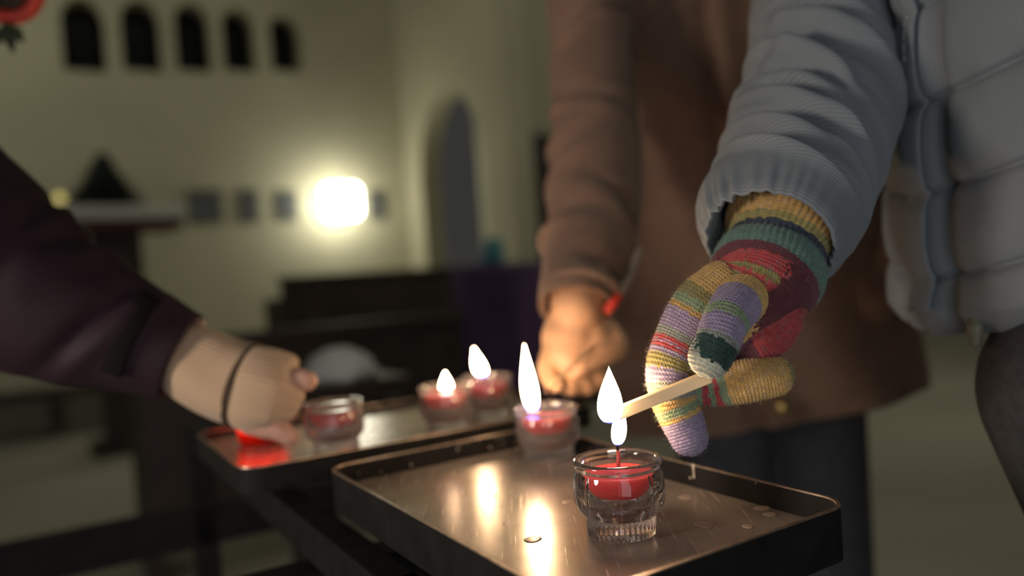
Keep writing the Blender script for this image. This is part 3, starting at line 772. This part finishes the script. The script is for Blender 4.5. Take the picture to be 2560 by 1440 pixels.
# jacket torso with quilted bands; every ring tilts with the leaning back
TL = math.tan(math.radians(17))
z0, z1 = H - .028, H + .44
rings = []
for z in np.linspace(z0, z1, 320):
    k = (z - z0) / (z1 - z0); sh = max(0, (k - .72) / .28)
    sx = .165 * (1 - .45 * sh ** 2); sy = .185 * (1 - .38 * sh ** 2)
    if k < .05: sx *= .93 + 1.4 * k; sy *= .93 + 1.4 * k
    rings.append((np.array([tx, ty, z]), np.array([-sx, 0, -sx * TL]), np.array([0, -sy, 0])))
seams = [.058, .130, .205, .283, .362]
nz = np.random.RandomState(2)
def quilt(s, th, k):
    ss = s + .006 * np.sin(3 * th + 1) ; o = np.zeros_like(th)
    lo = 0.0
    for b in seams + [.49]:
        m = (ss >= lo) & (ss < b); q = np.clip((ss - lo) / (b - lo), 0, 1)
        o = np.where(m, .0085 * np.sin(np.pi * q) ** .45 - .0028 * np.exp(-(np.minimum(ss - lo, b - ss) / .0032) ** 2), o); lo = b
    o = o + .0012 * np.sin(27 * th + 40 * s) * np.exp(-((np.min([np.abs(ss - b) for b in seams], axis=0)) / .014) ** 2)
    o = o + .0022 * np.sin(31 * th) * math.exp(-(s / .012) ** 2)
    o = o - .010 * np.exp(-(((th - .23 + np.pi) % (2 * np.pi) - np.pi) / .035) ** 2) + .006 * np.exp(-(((th - .1 + np.pi) % (2 * np.pi) - np.pi) / .09) ** 2)
    return o
V, F, UV = loft(rings, 260, quilt, cap=(True, True))
jacket = obj('jacket', V, F, JACKET, p1, uv=UV)
def torso_pt(th, z, off=0.0):
    i = int(np.clip((z - z0) / (z1 - z0) * 319, 0, 319)); c, a, b = rings[i]
    d = a * math.cos(th) + b * math.sin(th); return c + d + unit(d) * (off + float(quilt(z - z0, np.array([th]), 0)[0]))
# seam stitches, zip flap and zip teeth
mb = MB()
for b in seams[:4]:
    for th in np.arange(.26, 1.5, .022):
        bb = b - .006 * math.sin(3 * th + 1)
        p, q = torso_pt(th, z0 + bb, .0006), torso_pt(th + .014, z0 + bb - .006 * (math.sin(3 * (th + .014) + 1) - math.sin(3 * th + 1)), .0006)
        V, F, _ = loft(chain([p, (p + q) / 2, q], [.0004, .0006, .0004], 2, ref=(.2, .9, .3)), 5); mb.add(V, F)
o = mb.build('seam_stitching', JACKET_SEAM, jacket, smooth=True); o['kind'] = 'stuff'
zf_rings = []
for z in np.linspace(z0 + .03, z0 + .40, 60):
    c = torso_pt(.10, z, .003); n = unit(torso_pt(.10, z, .01) - torso_pt(.10, z, 0)); s = unit(np.cross(n, ZX))
    zf_rings.append((c, s * .014, n * .004))
V, F, UV = loft(zf_rings, 20); obj('zip_flap', V, F, JACKET, jacket, uv=UV)
mb = MB()
for z in np.arange(z0 + .24, z0 + .36, .0034):
    c = torso_pt(.13, z, .0075); n = unit(torso_pt(.13, z, .01) - torso_pt(.13, z, 0)); s = unit(np.cross(n, ZX)); V, F = blob(c, (.0014, .0014, .0011), 6, 5); mb.add(V, F)
mb.build('zip_teeth', ZIPM, jacket, smooth=True)['kind'] = 'stuff'
hc = torso_pt(.33, z0 + .010, .003); V, F, _ = loft(chain([hc + [0, 0, .006], hc, hc - [0, 0, .012]], [.004, .006, .004], 5), 14); obj('cord_lock', V, F, mat('olive_cord_lock', (.16, .16, .11), .5), jacket)
# sleeve, open at the cuff: outer shell turns in at the hem
sp = [(tx - .02, ty + .19, H + .40), at(2150, -250, .86), at(2076, 0, .775), at(2062, 200, .70), at(2000, 400, .632), at(1950, 520, .592), at(1928, 585, .570)]
sr = [.105, .092, 200 * .775 / FPX, 190 * .70 / FPX, 188 * .632 / FPX, 184 * .592 / FPX, 178 * .570 / FPX]
SR = chain(sp, sr, 34, startr=True, endr=False)
lengthS = sum(np.linalg.norm(SR[i + 1][0] - SR[i][0]) for i in range(len(SR) - 1))
EX = [(lengthS - e, t0, tw, d * 2.0, wd * 1.2, sl) for e, t0, tw, d, wd, sl in (
    (.040, 1.2, 1.0, .0075, .0045, .25), (.050, .75, .75, .0090, .0055, .45), (.062, 1.9, .7, .0055, .004, .5), (.085, .75, .70, .0110, .0065, .40), (.098, 1.6, .8, .006, .004, .65),
    (.118, .95, .65, .0120, .0065, .55), (.135, 1.9, .6, .006, .005, .7), (.150, .60, .60, .0100, .0060, .35), (.170, 1.2, .7, .0095, .0060, .55), (.196, .7, .7, .0110, .0070, .4), (.206, 1.9, .7, .006, .005, .4), (.228, 1.0, .8, .0100, .0070, .5), (.260, .9, .8, .010, .007, .4))]
fold = creases(11, 3, lengthS, .006, .0085, .6, .0, .4, EX)
fold2 = creases(5, 9, lengthS, .0035, .0045, 1.2, .35, .97)
def sleeve_disp(s, th, k):
    o = fold(s, th) + fold2(s, th) + .004 * np.sin(2 * th + 14 * s)
    e = (lengthS - s)
    gath = .0030 * (np.abs(np.sin(7.5 * th + 1.7 * np.sin(2 * th))) ** .6 - .6 + .45 * np.sin(31 * th + 2 * np.sin(5 * th))) * (.6 + .5 * np.sin(2 * th + 1))
    if e < .045: o = o * max(0, e / .045) + gath * max(0, 1 - e / .022) + .005 * math.sin(math.pi * max(0, e) / .045)
    return o
base = list(SR); c, a, b = base[-1]; t = unit(base[-1][0] - base[-3][0])
for q, sc in ((.004, .975), (.008, .94), (.011, .89), (.0125, .855), (.0118, .835), (.008, .825), (-.005, .82), (-.025, .82)): base.append((c + t * q, a * sc, b * sc))
V, F, UV = loft(base, 200, lambda s, th, k: sleeve_disp(s, th, k) if s < lengthS - .0005 else .0030 * (np.abs(np.sin(7.5 * th + 1.7 * np.sin(2 * th))) ** .6 - .6 + .45 * np.sin(31 * th + 2 * np.sin(5 * th))) * (.6 + .5 * np.sin(2 * th + 1)), cap=(True, False))
o = obj('sleeve', V, F, JACKET, jacket, uv=UV); o['label'] = 'grey-blue sleeve with gathered cuff'
# the other sleeve, hanging on the far side of the torso out of frame
sq = chain([(tx + .05, ty - .18, H + .38), (tx + .28, ty - .18, H + .13), (tx + .35, ty - .01, H - .07)], [.085, .075, .06], 20)
V, F, UV = loft(sq, 80, lambda s, th, k: .004 * np.sin(40 * s + th)); obj('sleeve', V, F, JACKET, jacket, uv=UV)

# ---- striped wool glove
def pxr(r, d): return r * d / FPX
CH = {
 'W': ([(1985, 520, .592, 140), (1962, 572, .583, 148), (1948, 607, .577, 134), (1938, 632, .573, 121), (1928, 656, .569, 134), (1914, 690, .562, 139), (1890, 728, .553, 124), (1842, 762, .551, 104), (1790, 797, .549, 94), (1748, 832, .546, 78)]),
 'I': ([(1810, 735, .549, 84), (1762, 782, .548, 88), (1714, 855, .547, 78), (1680, 925, .543, 65), (1682, 990, .540, 57), (1706, 1052, .538, 53), (1722, 1092, .536, 48)]),
 'T': ([(1864, 742, .532, 64), (1838, 768, .520, 60), (1813, 805, .508, 57), (1796, 850, .501, 55), (1775, 893, .499, 54)]),
 'M': ([(1700, 890, .552, 48), (1712, 950, .552, 46), (1775, 968, .545, 47), (1850, 955, .537, 54), (1932, 940, .533, 52)]),
 'R': ([(1835, 860, .560, 44), (1885, 856, .550, 52), (1930, 836, .544, 54), (1962, 806, .540, 43)]),
 'P': ([(1860, 760, .578, 66), (1850, 830, .590, 60), (1850, 890, .582, 46), (1890, 890, .572, 42)]),
 'Q': ([(1938, 710, .570, 62), (1952, 735, .580, 42)]),
}
def srgb(r, g, b): return np.array([(c / 255 / 12.92) if c / 255 <= .04045 else ((c / 255 + .055) / 1.055) ** 2.4 for c in (r, g, b)])
MUS, OLV, TEA, NAV, BUR, RED_, LIL, GRN, GGY, YEL, DKG, PAL = srgb(196, 150, 62), srgb(150, 138, 66), srgb(92, 132, 120), srgb(58, 66, 84), srgb(118, 58, 68), srgb(200, 62, 66), srgb(158, 140, 176), srgb(136, 160, 118), srgb(142, 148, 140), srgb(216, 168, 72), srgb(44, 74, 70), srgb(192, 196, 176)
STR = {   # stripes by fraction of each chain's length
 'W': [(.0, MUS), (.27, OLV), (.31, NAV), (.37, TEA), (.53, BUR), (.60, RED_), (.675, OLV), (.695, RED_), (.715, OLV), (.735, YEL), (.87, LIL), (1.1, GRN)],
 'I': [(.0, YEL), (.10, OLV), (.17, GRN), (.22, MUS), (.25, LIL), (.37, GGY), (.43, RED_), (.465, LIL), (.48, RED_), (.505, LIL), (.535, OLV), (.60, LIL), (.66, GGY), (.76, YEL), (.80, GRN), (.85, YEL), (.88, LIL), (1.3, LIL)],
 'T': [(.0, YEL), (.20, LIL), (.52, GRN), (.62, LIL), (.80, GGY), (1.06, PAL), (1.3, PAL)],
 'M': [(.0, LIL), (.18, YEL), (.30, GRN), (.42, RED_), (.47, GRN), (.515, RED_), (.56, GRN), (.62, YEL), (1.02, YEL), (1.13, OLV), (1.3, OLV)],
 'R': [(.0, BUR), (.45, RED_ * .75 + BUR * .25), (1.3, RED_ * .7)], 'P': [(.0, BUR), (1.3, TEA)], 'Q': [(.0, BUR), (1.3, BUR)],
}
TUBES = []; SAMP = []
for key, pts in CH.items():
    P = [at(x, y, d) for x, y, d, r in pts]; R = [pxr(r, d) for x, y, d, r in pts]
    TUBES.append(loft(chain(P, R, 10, ref=(.2, -1, .15), startr=True), 40)[:2])
    Q = catmull(np.c_[P, R], 24); c, r = Q[:, :3], Q[:, 3]; T = np.gradient(c, axis=0); T /= np.linalg.norm(T, axis=1)[:, None]
    arc = np.concatenate([[0], np.cumsum(np.linalg.norm(np.diff(c, axis=0), axis=1))])
    SAMP.append((key, c, r, T, arc))
V, F = remeshed(TUBES, .00085, 7)
# one subdivision so that every stitch gets real relief
bm = bmesh.new(); me = bpy.data.meshes.new('tmp'); me.from_pydata(V.tolist(), [], F); bm.from_mesh(me)
bmesh.ops.subdivide_edges(bm, edges=bm.edges, cuts=1, use_grid_fill=True, smooth=0); bm.normal_update(); bm.to_mesh(me); bm.free()
n = len(me.vertices); V = np.zeros(n * 3); me.vertices.foreach_get('co', V); V = V.reshape(-1, 3); Nn = np.zeros(n * 3); me.vertices.foreach_get('normal', Nn); Nn = Nn.reshape(-1, 3)
F = [tuple(p.vertices) for p in me.polygons]; bpy.data.meshes.remove(me)
best = np.full(n, 1e9); bk = np.zeros(n, int); bi = np.zeros(n, int)
for k, (key, c, r, T, arc) in enumerate(SAMP):
    for s in range(0, n, 20000):
        d = np.linalg.norm(V[s:s + 20000, None] - c[None], axis=2); q = d - r[None]; i = q.argmin(1); v = q[np.arange(len(i)), i]
        bias = {'T': -.0006, 'R': -.006}.get(key, 0); v = v + bias
        m = v < best[s:s + 20000]; best[s:s + 20000][m] = v[m]; bk[s:s + 20000][m] = k; bi[s:s + 20000][m] = i[m]
rng = np.random.RandomState(7); tab = rng.rand(997)
colr = np.zeros((n, 3)); hgt = np.zeros(n)
for k, (key, c, r, T, arc) in enumerate(SAMP):
    m = bk == k
    if not m.any(): continue
    i = bi[m]; rel = V[m] - c[i]; along = (rel * T[i]).sum(1); s = arc[i] + along; rad = rel - along[:, None] * T[i]
    fwd = unit(-F_); X = fwd - (T[i] @ fwd)[:, None] * T[i]; X /= np.linalg.norm(X, axis=1)[:, None]; Y = np.cross(T[i], X)
    ang = np.arctan2((rad * Y).sum(1), (rad * X).sum(1))
    rn = r.mean(); cu = ang * rn / .0027; rv = s / .0023
    fr = cu % 1.0; arm = np.abs(np.sin(2 * np.pi * fr)) ** .6
    stitch = arm * (.5 + .5 * np.cos(2 * np.pi * (rv + 1.1 * np.abs(fr - .5))))
    wr_ = s / arc[-1]
    if key == 'W':
        ribbed = wr_ < .53; rib = .5 + .5 * np.cos(ang * rn / .0042 * 2 * np.pi)
        hh = np.where(ribbed, .75 * rib + .35 * stitch, stitch)
    else: hh = stitch
    hgt[m] = hh
    wob = (tab[(np.floor(cu).astype(int) * 31 + np.floor(rv).astype(int) * 17) % 997] - .5)
    u = wr_ + wob * .016 / max(.04, arc[-1]) * .10
    st = STR[key]; cc = np.zeros((m.sum(), 3))
    for (p0, col) in st: cc[u >= p0] = col
    cc[u < st[0][0]] = st[0][1]
    h1 = tab[(np.floor(cu).astype(int) * 13 + np.floor(rv * 1.0).astype(int) * 71) % 997]; h2 = tab[(np.floor(cu).astype(int) * 7 + np.floor(rv).astype(int) * 29 + 5) % 997]
    cc = cc * (.86 + .28 * h1)[:, None]
    mix = np.where(h2 > .80, .22, 0.)[:, None]; alt = np.repeat(cc.mean(1)[:, None], 3, 1) * np.array([1.1, 1.0, .9]); cc = cc * (1 - mix) + alt * mix
    if key == 'T':
        pp = V[m] - CAM; px_ = 1280 + FPX * (pp @ R_) / (pp @ F_); sel = (px_ > 1742 + 26 * wob) & (u > .84) & (u < 1.07); cc[sel] = DKG * (.8 + .5 * h1[sel])[:, None]
    if key in 'WPQ':
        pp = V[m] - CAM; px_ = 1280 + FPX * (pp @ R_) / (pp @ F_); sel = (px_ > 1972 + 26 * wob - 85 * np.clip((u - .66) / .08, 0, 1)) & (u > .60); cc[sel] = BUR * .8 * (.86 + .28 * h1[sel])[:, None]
    colr[m] = cc
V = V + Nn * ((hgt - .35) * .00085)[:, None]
gr_ = colr @ np.array([.25, .65, .10]); colr = gr_[:, None] + (colr - gr_[:, None]) * .78; colr = np.clip(colr * .88, 0.005, .95)
# loose fibres standing off the wool
fv = []; ff = []; fcx = []; rs = np.random.RandomState(3)
pick = rs.choice(n, 9000, replace=False)
for i in pick:
    p = V[i]; d = unit(Nn[i] + rs.normal(0, .75, 3)); l = rs.uniform(.0015, .0045); w_ = .00006
    s = unit(np.cross(d, rs.normal(0, 1, 3))); q = p + d * l * .55 + rs.normal(0, .0005, 3); e = q + unit(d + rs.normal(0, .8, 3)) * l * .5
    s2 = np.cross(d, s); b = n + len(fv)
    fv += [p + s * w_, p - s * .5 * w_ + s2 * w_ * .87, p - s * .5 * w_ - s2 * w_ * .87, q + s * w_, q - s * .5 * w_ + s2 * w_ * .87, q - s * .5 * w_ - s2 * w_ * .87, e]
    ff += [(b, b + 1, b + 4, b + 3), (b + 1, b + 2, b + 5, b + 4), (b + 2, b, b + 3, b + 5), (b + 3, b + 4, b + 6), (b + 4, b + 5, b + 6), (b + 5, b + 3, b + 6)]
    fcx += [np.minimum(1, colr[i] * 1.25 + .03)] * 7
V = np.vstack([V, fv]); F = F + ff; colr = np.vstack([colr, fcx])
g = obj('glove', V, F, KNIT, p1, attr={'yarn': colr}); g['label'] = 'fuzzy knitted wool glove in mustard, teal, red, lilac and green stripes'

# ---- the person in the brown coat
p2 = thing('person', 'person in a long brown coat and blue jeans behind the near tray', 'person', (.42, 1.32, 0))
cx2, cy2 = .43, 1.34
hx2 = np.array([cx2, cy2 - .02, 1.70])
shR = np.array([.225, 1.30, 1.45])
arm2 = [shR, at(1470, -10, 1.19), at(1480, 150, 1.14), at(1490, 420, 1.03), at(1452, 700, .885), at(1440, 775, .85)]
sp2 = [((cx2 - .0, cy2, .78), .13, .10), ((cx2, cy2, .95), .15, .10), ((cx2, cy2, 1.15), .15, .10), ((cx2, cy2, 1.40), .17, .10), ((cx2, cy2, 1.49), .11, .08), ((cx2, cy2, 1.55), .055, .055), ((cx2, cy2 - .01, 1.64), .055, .055)]
legs2 = [[(.345, 1.32, .80), (.34, 1.31, .45), (.335, 1.33, .06)], [(.505, 1.32, .80), (.51, 1.31, .45), (.515, 1.33, .06)]]
def fing(pts): return loft(chain([at(x, y, d) for x, y, d, r in pts], [pxr(r, d) for x, y, d, r in pts], 6), 14)[:2]
hand2 = [fing([(1445, 760, 0.855, 52), (1436, 800, 0.875, 66), (1425, 850, 0.857, 74), (1418, 890, 0.847, 62)]),
         fing([(1475, 800, 0.870, 44), (1482, 850, 0.855, 52), (1478, 900, 0.845, 44)]),
         fing([(1388, 870, 0.847, 32), (1372, 915, 0.835, 29), (1378, 950, 0.822, 26), (1392, 962, 0.810, 22)]),            # index
         fing([(1420, 890, 0.847, 32), (1414, 935, 0.835, 29), (1422, 965, 0.825, 26), (1440, 970, 0.830, 21)]),            # middle
         fing([(1455, 900, 0.847, 31), (1452, 940, 0.837, 28), (1466, 968, 0.835, 24), (1484, 965, 0.843, 20)]),           # ring
         fing([(1490, 890, 0.850, 28), (1492, 930, 0.843, 25), (1506, 955, 0.845, 21), (1518, 948, 0.853, 18)]),           # little
         fing([(1520, 830, 0.865, 34), (1543, 868, 0.847, 31), (1500, 893, 0.830, 29), (1448, 920, 0.820, 25)])]          # thumb
V, F = remeshed(body_lofts(sp2, [(l, [.08, .06, .045]) for l in legs2], [(arm2, [.055, .05, .045, .04, .034, .028]), ([(cx2 + .19, cy2, 1.43), (cx2 + .28, cy2 - .03, 1.15), (cx2 + .18, cy2 - .11, .95)], [.055, .045, .035])], (hx2, (-.2, -1, -.35)), extra=hand2), .0032, 5)
obj('body', V, F, SKIN, p2)
hair(p2, hx2, (-.2, -1, -.35))
for l in legs2: shoe(p2, (l[-1][0], l[-1][1], 0), (0, -1, 0))
jl = [loft(chain([(l[0][0], l[0][1], .84), (l[0][0], l[0][1], .7), l[1], (l[2][0], l[2][1], .05)], [.085, .082, .070, .062], 10, ref=(.31, .95, .1)), 26)[:2] for l in legs2]
jl.append(loft([(np.array((.425, 1.335, z)), np.array([.165, 0, 0.]), np.array([0, .115, 0.])) for z in (.76, .82, .90, .95)], 28)[:2])
V, F = remeshed(jl, .008, 4); obj('jeans', V, F, JEANS, p2)
rings = []
zs = np.linspace(.74, 1.53, 120)
for z in zs:
    k = (z - .74) / .79; sh = max(0, (k - .80) / .2)
    sx = (.262 - .035 * min(1, k * 1.6)) * (1 - .5 * sh ** 2); sy = (.165 - .02 * min(1, k * 1.5)) * (1 - .35 * sh ** 2)
    rings.append((np.array([cx2, cy2, z]), np.array([-sx, 0, -sx * .10 * (1 - k)]), np.array([0, -sy, 0])))
def coat_disp(s, th, k):
    o = .008 * np.sin(7 * th + 2 * np.sin(3 * s * 4)) * (1 - .5 * k) + .006 * np.sin(3 * th + 9 * s)
    c0 = (th - (1.05 + .25 * (1 - k))); c0 = (c0 + np.pi) % (2 * np.pi) - np.pi
    o = o - .022 * np.exp(-(c0 / .05) ** 2) + .012 * np.exp(-((c0 - .14) / .10) ** 2)                      # front opening and flap
    c1_ = (th - (1.55 + .2 * k)); o = o - .012 * np.exp(-(c1_ / .09) ** 2) * (k > .3)
    return o
V, F, UV = loft(rings, 160, coat_disp); coat = obj('coat', V, F, COAT, p2, uv=UV)
s2 = [shR + [.05, 0, .02], shR + [-.02, 0, -.01], at(1468, -10, 1.19), at(1478, 150, 1.14), at(1490, 420, 1.03), at(1475, 600, .945), at(1444, 735, .87), at(1440, 770, .856)]
r2 = [.075, .080, .062, 100 * 1.14 / FPX, 114 * 1.03 / FPX, 114 * .945 / FPX, 98 * .87 / FPX, 94 * .856 / FPX]
CR = chain(s2, r2, 18, endr=False); LC = sum(np.linalg.norm(CR[i + 1][0] - CR[i][0]) for i in range(len(CR) - 1))
cf = creases(21, 10, LC, .019, .013, .8, .25, .98)
c, a, b = CR[-1]; t = unit(CR[-1][0] - CR[-3][0]); CR += [(c + t * .002, a * .96, b * .96), (c - t * .002, a * .88, b * .88), (c - t * .04, a * .84, b * .84)]
V, F, UV = loft(CR, 110, lambda s, th, k: cf(s, th) if s < LC - .01 else 0 * th, cap=(True, False)); o = obj('sleeve', V, F, COAT, coat, uv=UV); o['label'] = 'brown sleeve above the bare hand'
s3 = chain([(cx2 + .17, cy2, 1.45), (cx2 + .268, cy2 - .03, 1.17), (cx2 + .225, cy2 - .09, 1.0), (cx2 + .13, cy2 - .115, .935)], [.085, .075, .068, .052], 16)
V, F, UV = loft(s3, 80, lambda s, th, k: .006 * np.sin(34 * s + th)); obj('sleeve', V, F, COAT, coat, uv=UV)
d0 = [at(1600, 620, .90), at(1574, 690, .865), at(1545, 742, .845)]
V, F, _ = loft(chain(d0, [.0035, .0045, .0045], 8), 12); dc = obj('drawcord', V, F, CORD, coat)
V, F, _ = loft(chain([at(1545, 742, .845), at(1533, 757, .84), at(1521, 774, .838)], [.0055, .006, .005], 6), 12); o = obj('cord_end', V, F, REDTIP, dc); o['label'] = 'red cord end'
hb_ = at(1958, 1018, 1.16); V, F = blob(hb_, (.012, .006, .012), 16, 10); part_label(obj('button', V, F, BRASS, coat), 'brass button at the hem')

# ---- the person reaching in from the left with a beige glove
p3 = thing('person', 'person reaching in from the left in dark plum jacket and beige knitted glove', 'person', (-1.05, .85, 0))
c3 = np.array([-1.02, .85])
shL = np.array([-.86, .76, 1.30])
elb = at(-190, 610, .735); wr3 = at(455, 892, .76)
hx3 = np.array([c3[0] + .04, c3[1], 1.60])
sp3 = [((c3[0], c3[1], .80), .11, .15), ((c3[0], c3[1], 1.0), .11, .15), ((c3[0], c3[1], 1.2), .11, .16), ((c3[0] + .02, c3[1], 1.34), .10, .16), ((c3[0] + .02, c3[1], 1.41), .07, .10), ((c3[0] + .02, c3[1], 1.47), .05, .05), ((c3[0] + .03, c3[1], 1.55), .05, .05)]
legs3 = [[(c3[0], c3[1] - .1, .82), (c3[0] + .02, c3[1] - .1, .45), (c3[0], c3[1] - .1, .06)], [(c3[0], c3[1] + .1, .82), (c3[0] + .02, c3[1] + .1, .45), (c3[0], c3[1] + .1, .06)]]
HD = .76
hand3 = [fing([(455, 892, .76, 62), (540, 935, .757, 78), (620, 965, .755, 88), (670, 975, .755, 84)]),
         fing([(650, 925, .765, 36), (716, 946, .748, 35), (766, 952, .740, 30)]),      # index
         fing([(700, 930, .775, 34), (728, 985, .785, 30), (722, 1030, .795, 26)]),     # middle
         fing([(690, 970, .78, 32), (716, 1015, .80, 28), (708, 1050, .812, 24)]),      # ring
         fing([(670, 1000, .785, 28), (694, 1040, .81, 25), (690, 1070, .822, 22)]),    # little
         fing([(610, 1030, .745, 40), (655, 1062, .742, 34), (694, 1074, .742, 29), (726, 1093, .744, 25)])]   # thumb
V, F = remeshed(body_lofts(sp3, [(l, [.08, .06, .045]) for l in legs3], [([shL, elb, at(150, 760, .75), wr3], [.055, .045, .040, .030]), ([(c3[0], c3[1] + .19, 1.34), (c3[0] - .02, c3[1] + .26, 1.08), (c3[0] + .1, c3[1] + .25, .86)], [.05, .042, .033])], (hx3, (1, -.1, -.4)), extra=hand3), .0042, 5)
obj('body', V, F, SKIN_PINK, p3)
hair(p3, hx3, (1, -.1, -.4))
for l in legs3: shoe(p3, (l[-1][0], l[-1][1], 0), (1, 0, 0))
tl = [loft(chain([(l[0][0], l[0][1], .84), l[1], (l[2][0], l[2][1], .05)], [.092, .072, .062], 10, ref=(.31, .95, .1)), 24)[:2] for l in legs3]
tl.append(loft([(np.array((c3[0], c3[1], z)), np.array([.125, 0, 0.]), np.array([0, .175, 0.])) for z in (.78, .86, .95)], 24)[:2])
V, F = remeshed(tl, .01, 4); obj('trousers', V, F, TROUSER, p3)
rings = [(np.array([c3[0] + .01, c3[1], z]), np.array([.15 * (1 - .35 * max(0, (z - 1.3) / .13) ** 2), 0, 0]), np.array([0, .20 * (1 - .4 * max(0, (z - 1.3) / .13) ** 2), 0])) for z in np.linspace(.84, 1.43, 60)]
V, F, UV = loft(rings, 90, lambda s, th, k: .006 * np.sin(6 * th + 8 * s)); jk3 = obj('jacket', V, F, PURPLE, p3, uv=UV)
s3_ = [shL + [-.04, .02, .03], at(-430, 420, .73), at(-190, 560, .735), at(0, 690, .742), at(160, 775, .747), at(320, 838, .753), at(455, 892, .758)]
r3 = [.11, .105, .098, .0870, .0720, .0560, .0445]
PR = chain(s3_, r3, 20, endr=False); LP = sum(np.linalg.norm(PR[i + 1][0] - PR[i][0]) for i in range(len(PR) - 1))
pf = creases(8, 8, LP, .007, .014, .8, .3, .92)
c, a, b = PR[-1]; t = unit(PR[-1][0] - PR[-3][0]); PR += [(c + t * .002, a * .97, b * .97), (c, a * .92, b * .92), (c - t * .03, a * .88, b * .88)]
V, F, UV = loft(PR, 110, lambda s, th, k: pf(s, th) * (1 if s < LP - .03 else max(0, (LP - s) / .03)), cap=(True, False)); sl3 = obj('sleeve', V, F, PURPLE, jk3, uv=UV); sl3['label'] = 'dark plum sleeve with cuff tab'
ci = len(PR) - 3 - 16
c, a, b = PR[ci]; t = unit(PR[ci + 1][0] - PR[ci - 1][0]); th0 = math.atan2(unit(b) @ unit(CAM - c), unit(a) @ unit(CAM - c))
tabr = []
for q in np.linspace(-.75, .85, 24):
    i2 = ci; d = a * math.cos(th0 + q) + b * math.sin(th0 + q); tabr.append((c + d + unit(d) * .0015, t * .011, unit(d) * .0022))
V, F, _ = loft(tabr, 14); obj('cuff_tab', V, F, PLUMTAB, sl3)
# beige knitted glove: ribbed wrist, seam ring, hand that covers palm and knuckles
gp = [(432, 880, .76, 78), (470, 898, .76, 92), (520, 925, .758, 100), (570, 948, .757, 104), (612, 962, .756, 106)]
gr = chain([at(x, y, d) for x, y, d, r in gp], [pxr(r, d) for x, y, d, r in gp], 10, endr=False, startr=False)
V, F, UV = loft(gr, 90, lambda s, th, k: .0012 * np.sin(5 * th + 30 * s)); 
gl3 = obj('glove', V, F, BEIGE, p3, uv=UV); gl3['label'] = 'beige ribbed knit glove'
gp = [(618, 965, .756, 103), (650, 972, .755, 109), (685, 980, .756, 106), (708, 986, .757, 97), (722, 990, .758, 78), (730, 992, .76, 45)]
gr2 = chain([at(x, y, d) for x, y, d, r in gp], [pxr(r, d) for x, y, d, r in gp], 10, endr=False, startr=False)
V, F, UV = loft(gr2, 90, lambda s, th, k: .0035 * np.clip(np.sin(7 * th + .4), 0, 1) * min(1, k * 1.6) * (1 - k) ** .3 + .0012 * np.sin(3 * th + 60 * s), cap=(False, True)); o = obj('hand_section', V, F, BEIGE, gl3, uv=UV)
c, a, b = gr[-1]; c2_, a2_, b2_ = gr2[0]
sring = []
ths = np.linspace(0, 2 * math.pi, 49)
for th in ths: 
    p = (c + a * .995 * math.cos(th) + b * .995 * math.sin(th)); d = unit(a * math.cos(th) + b * math.sin(th)); sring.append((p, d * .0016, unit(c2_ - c) * .003))
V, F, _ = loft(sring, 8, cap=(False, False)); o = obj('seam', V, F, BEIGE_DARK, gl3)
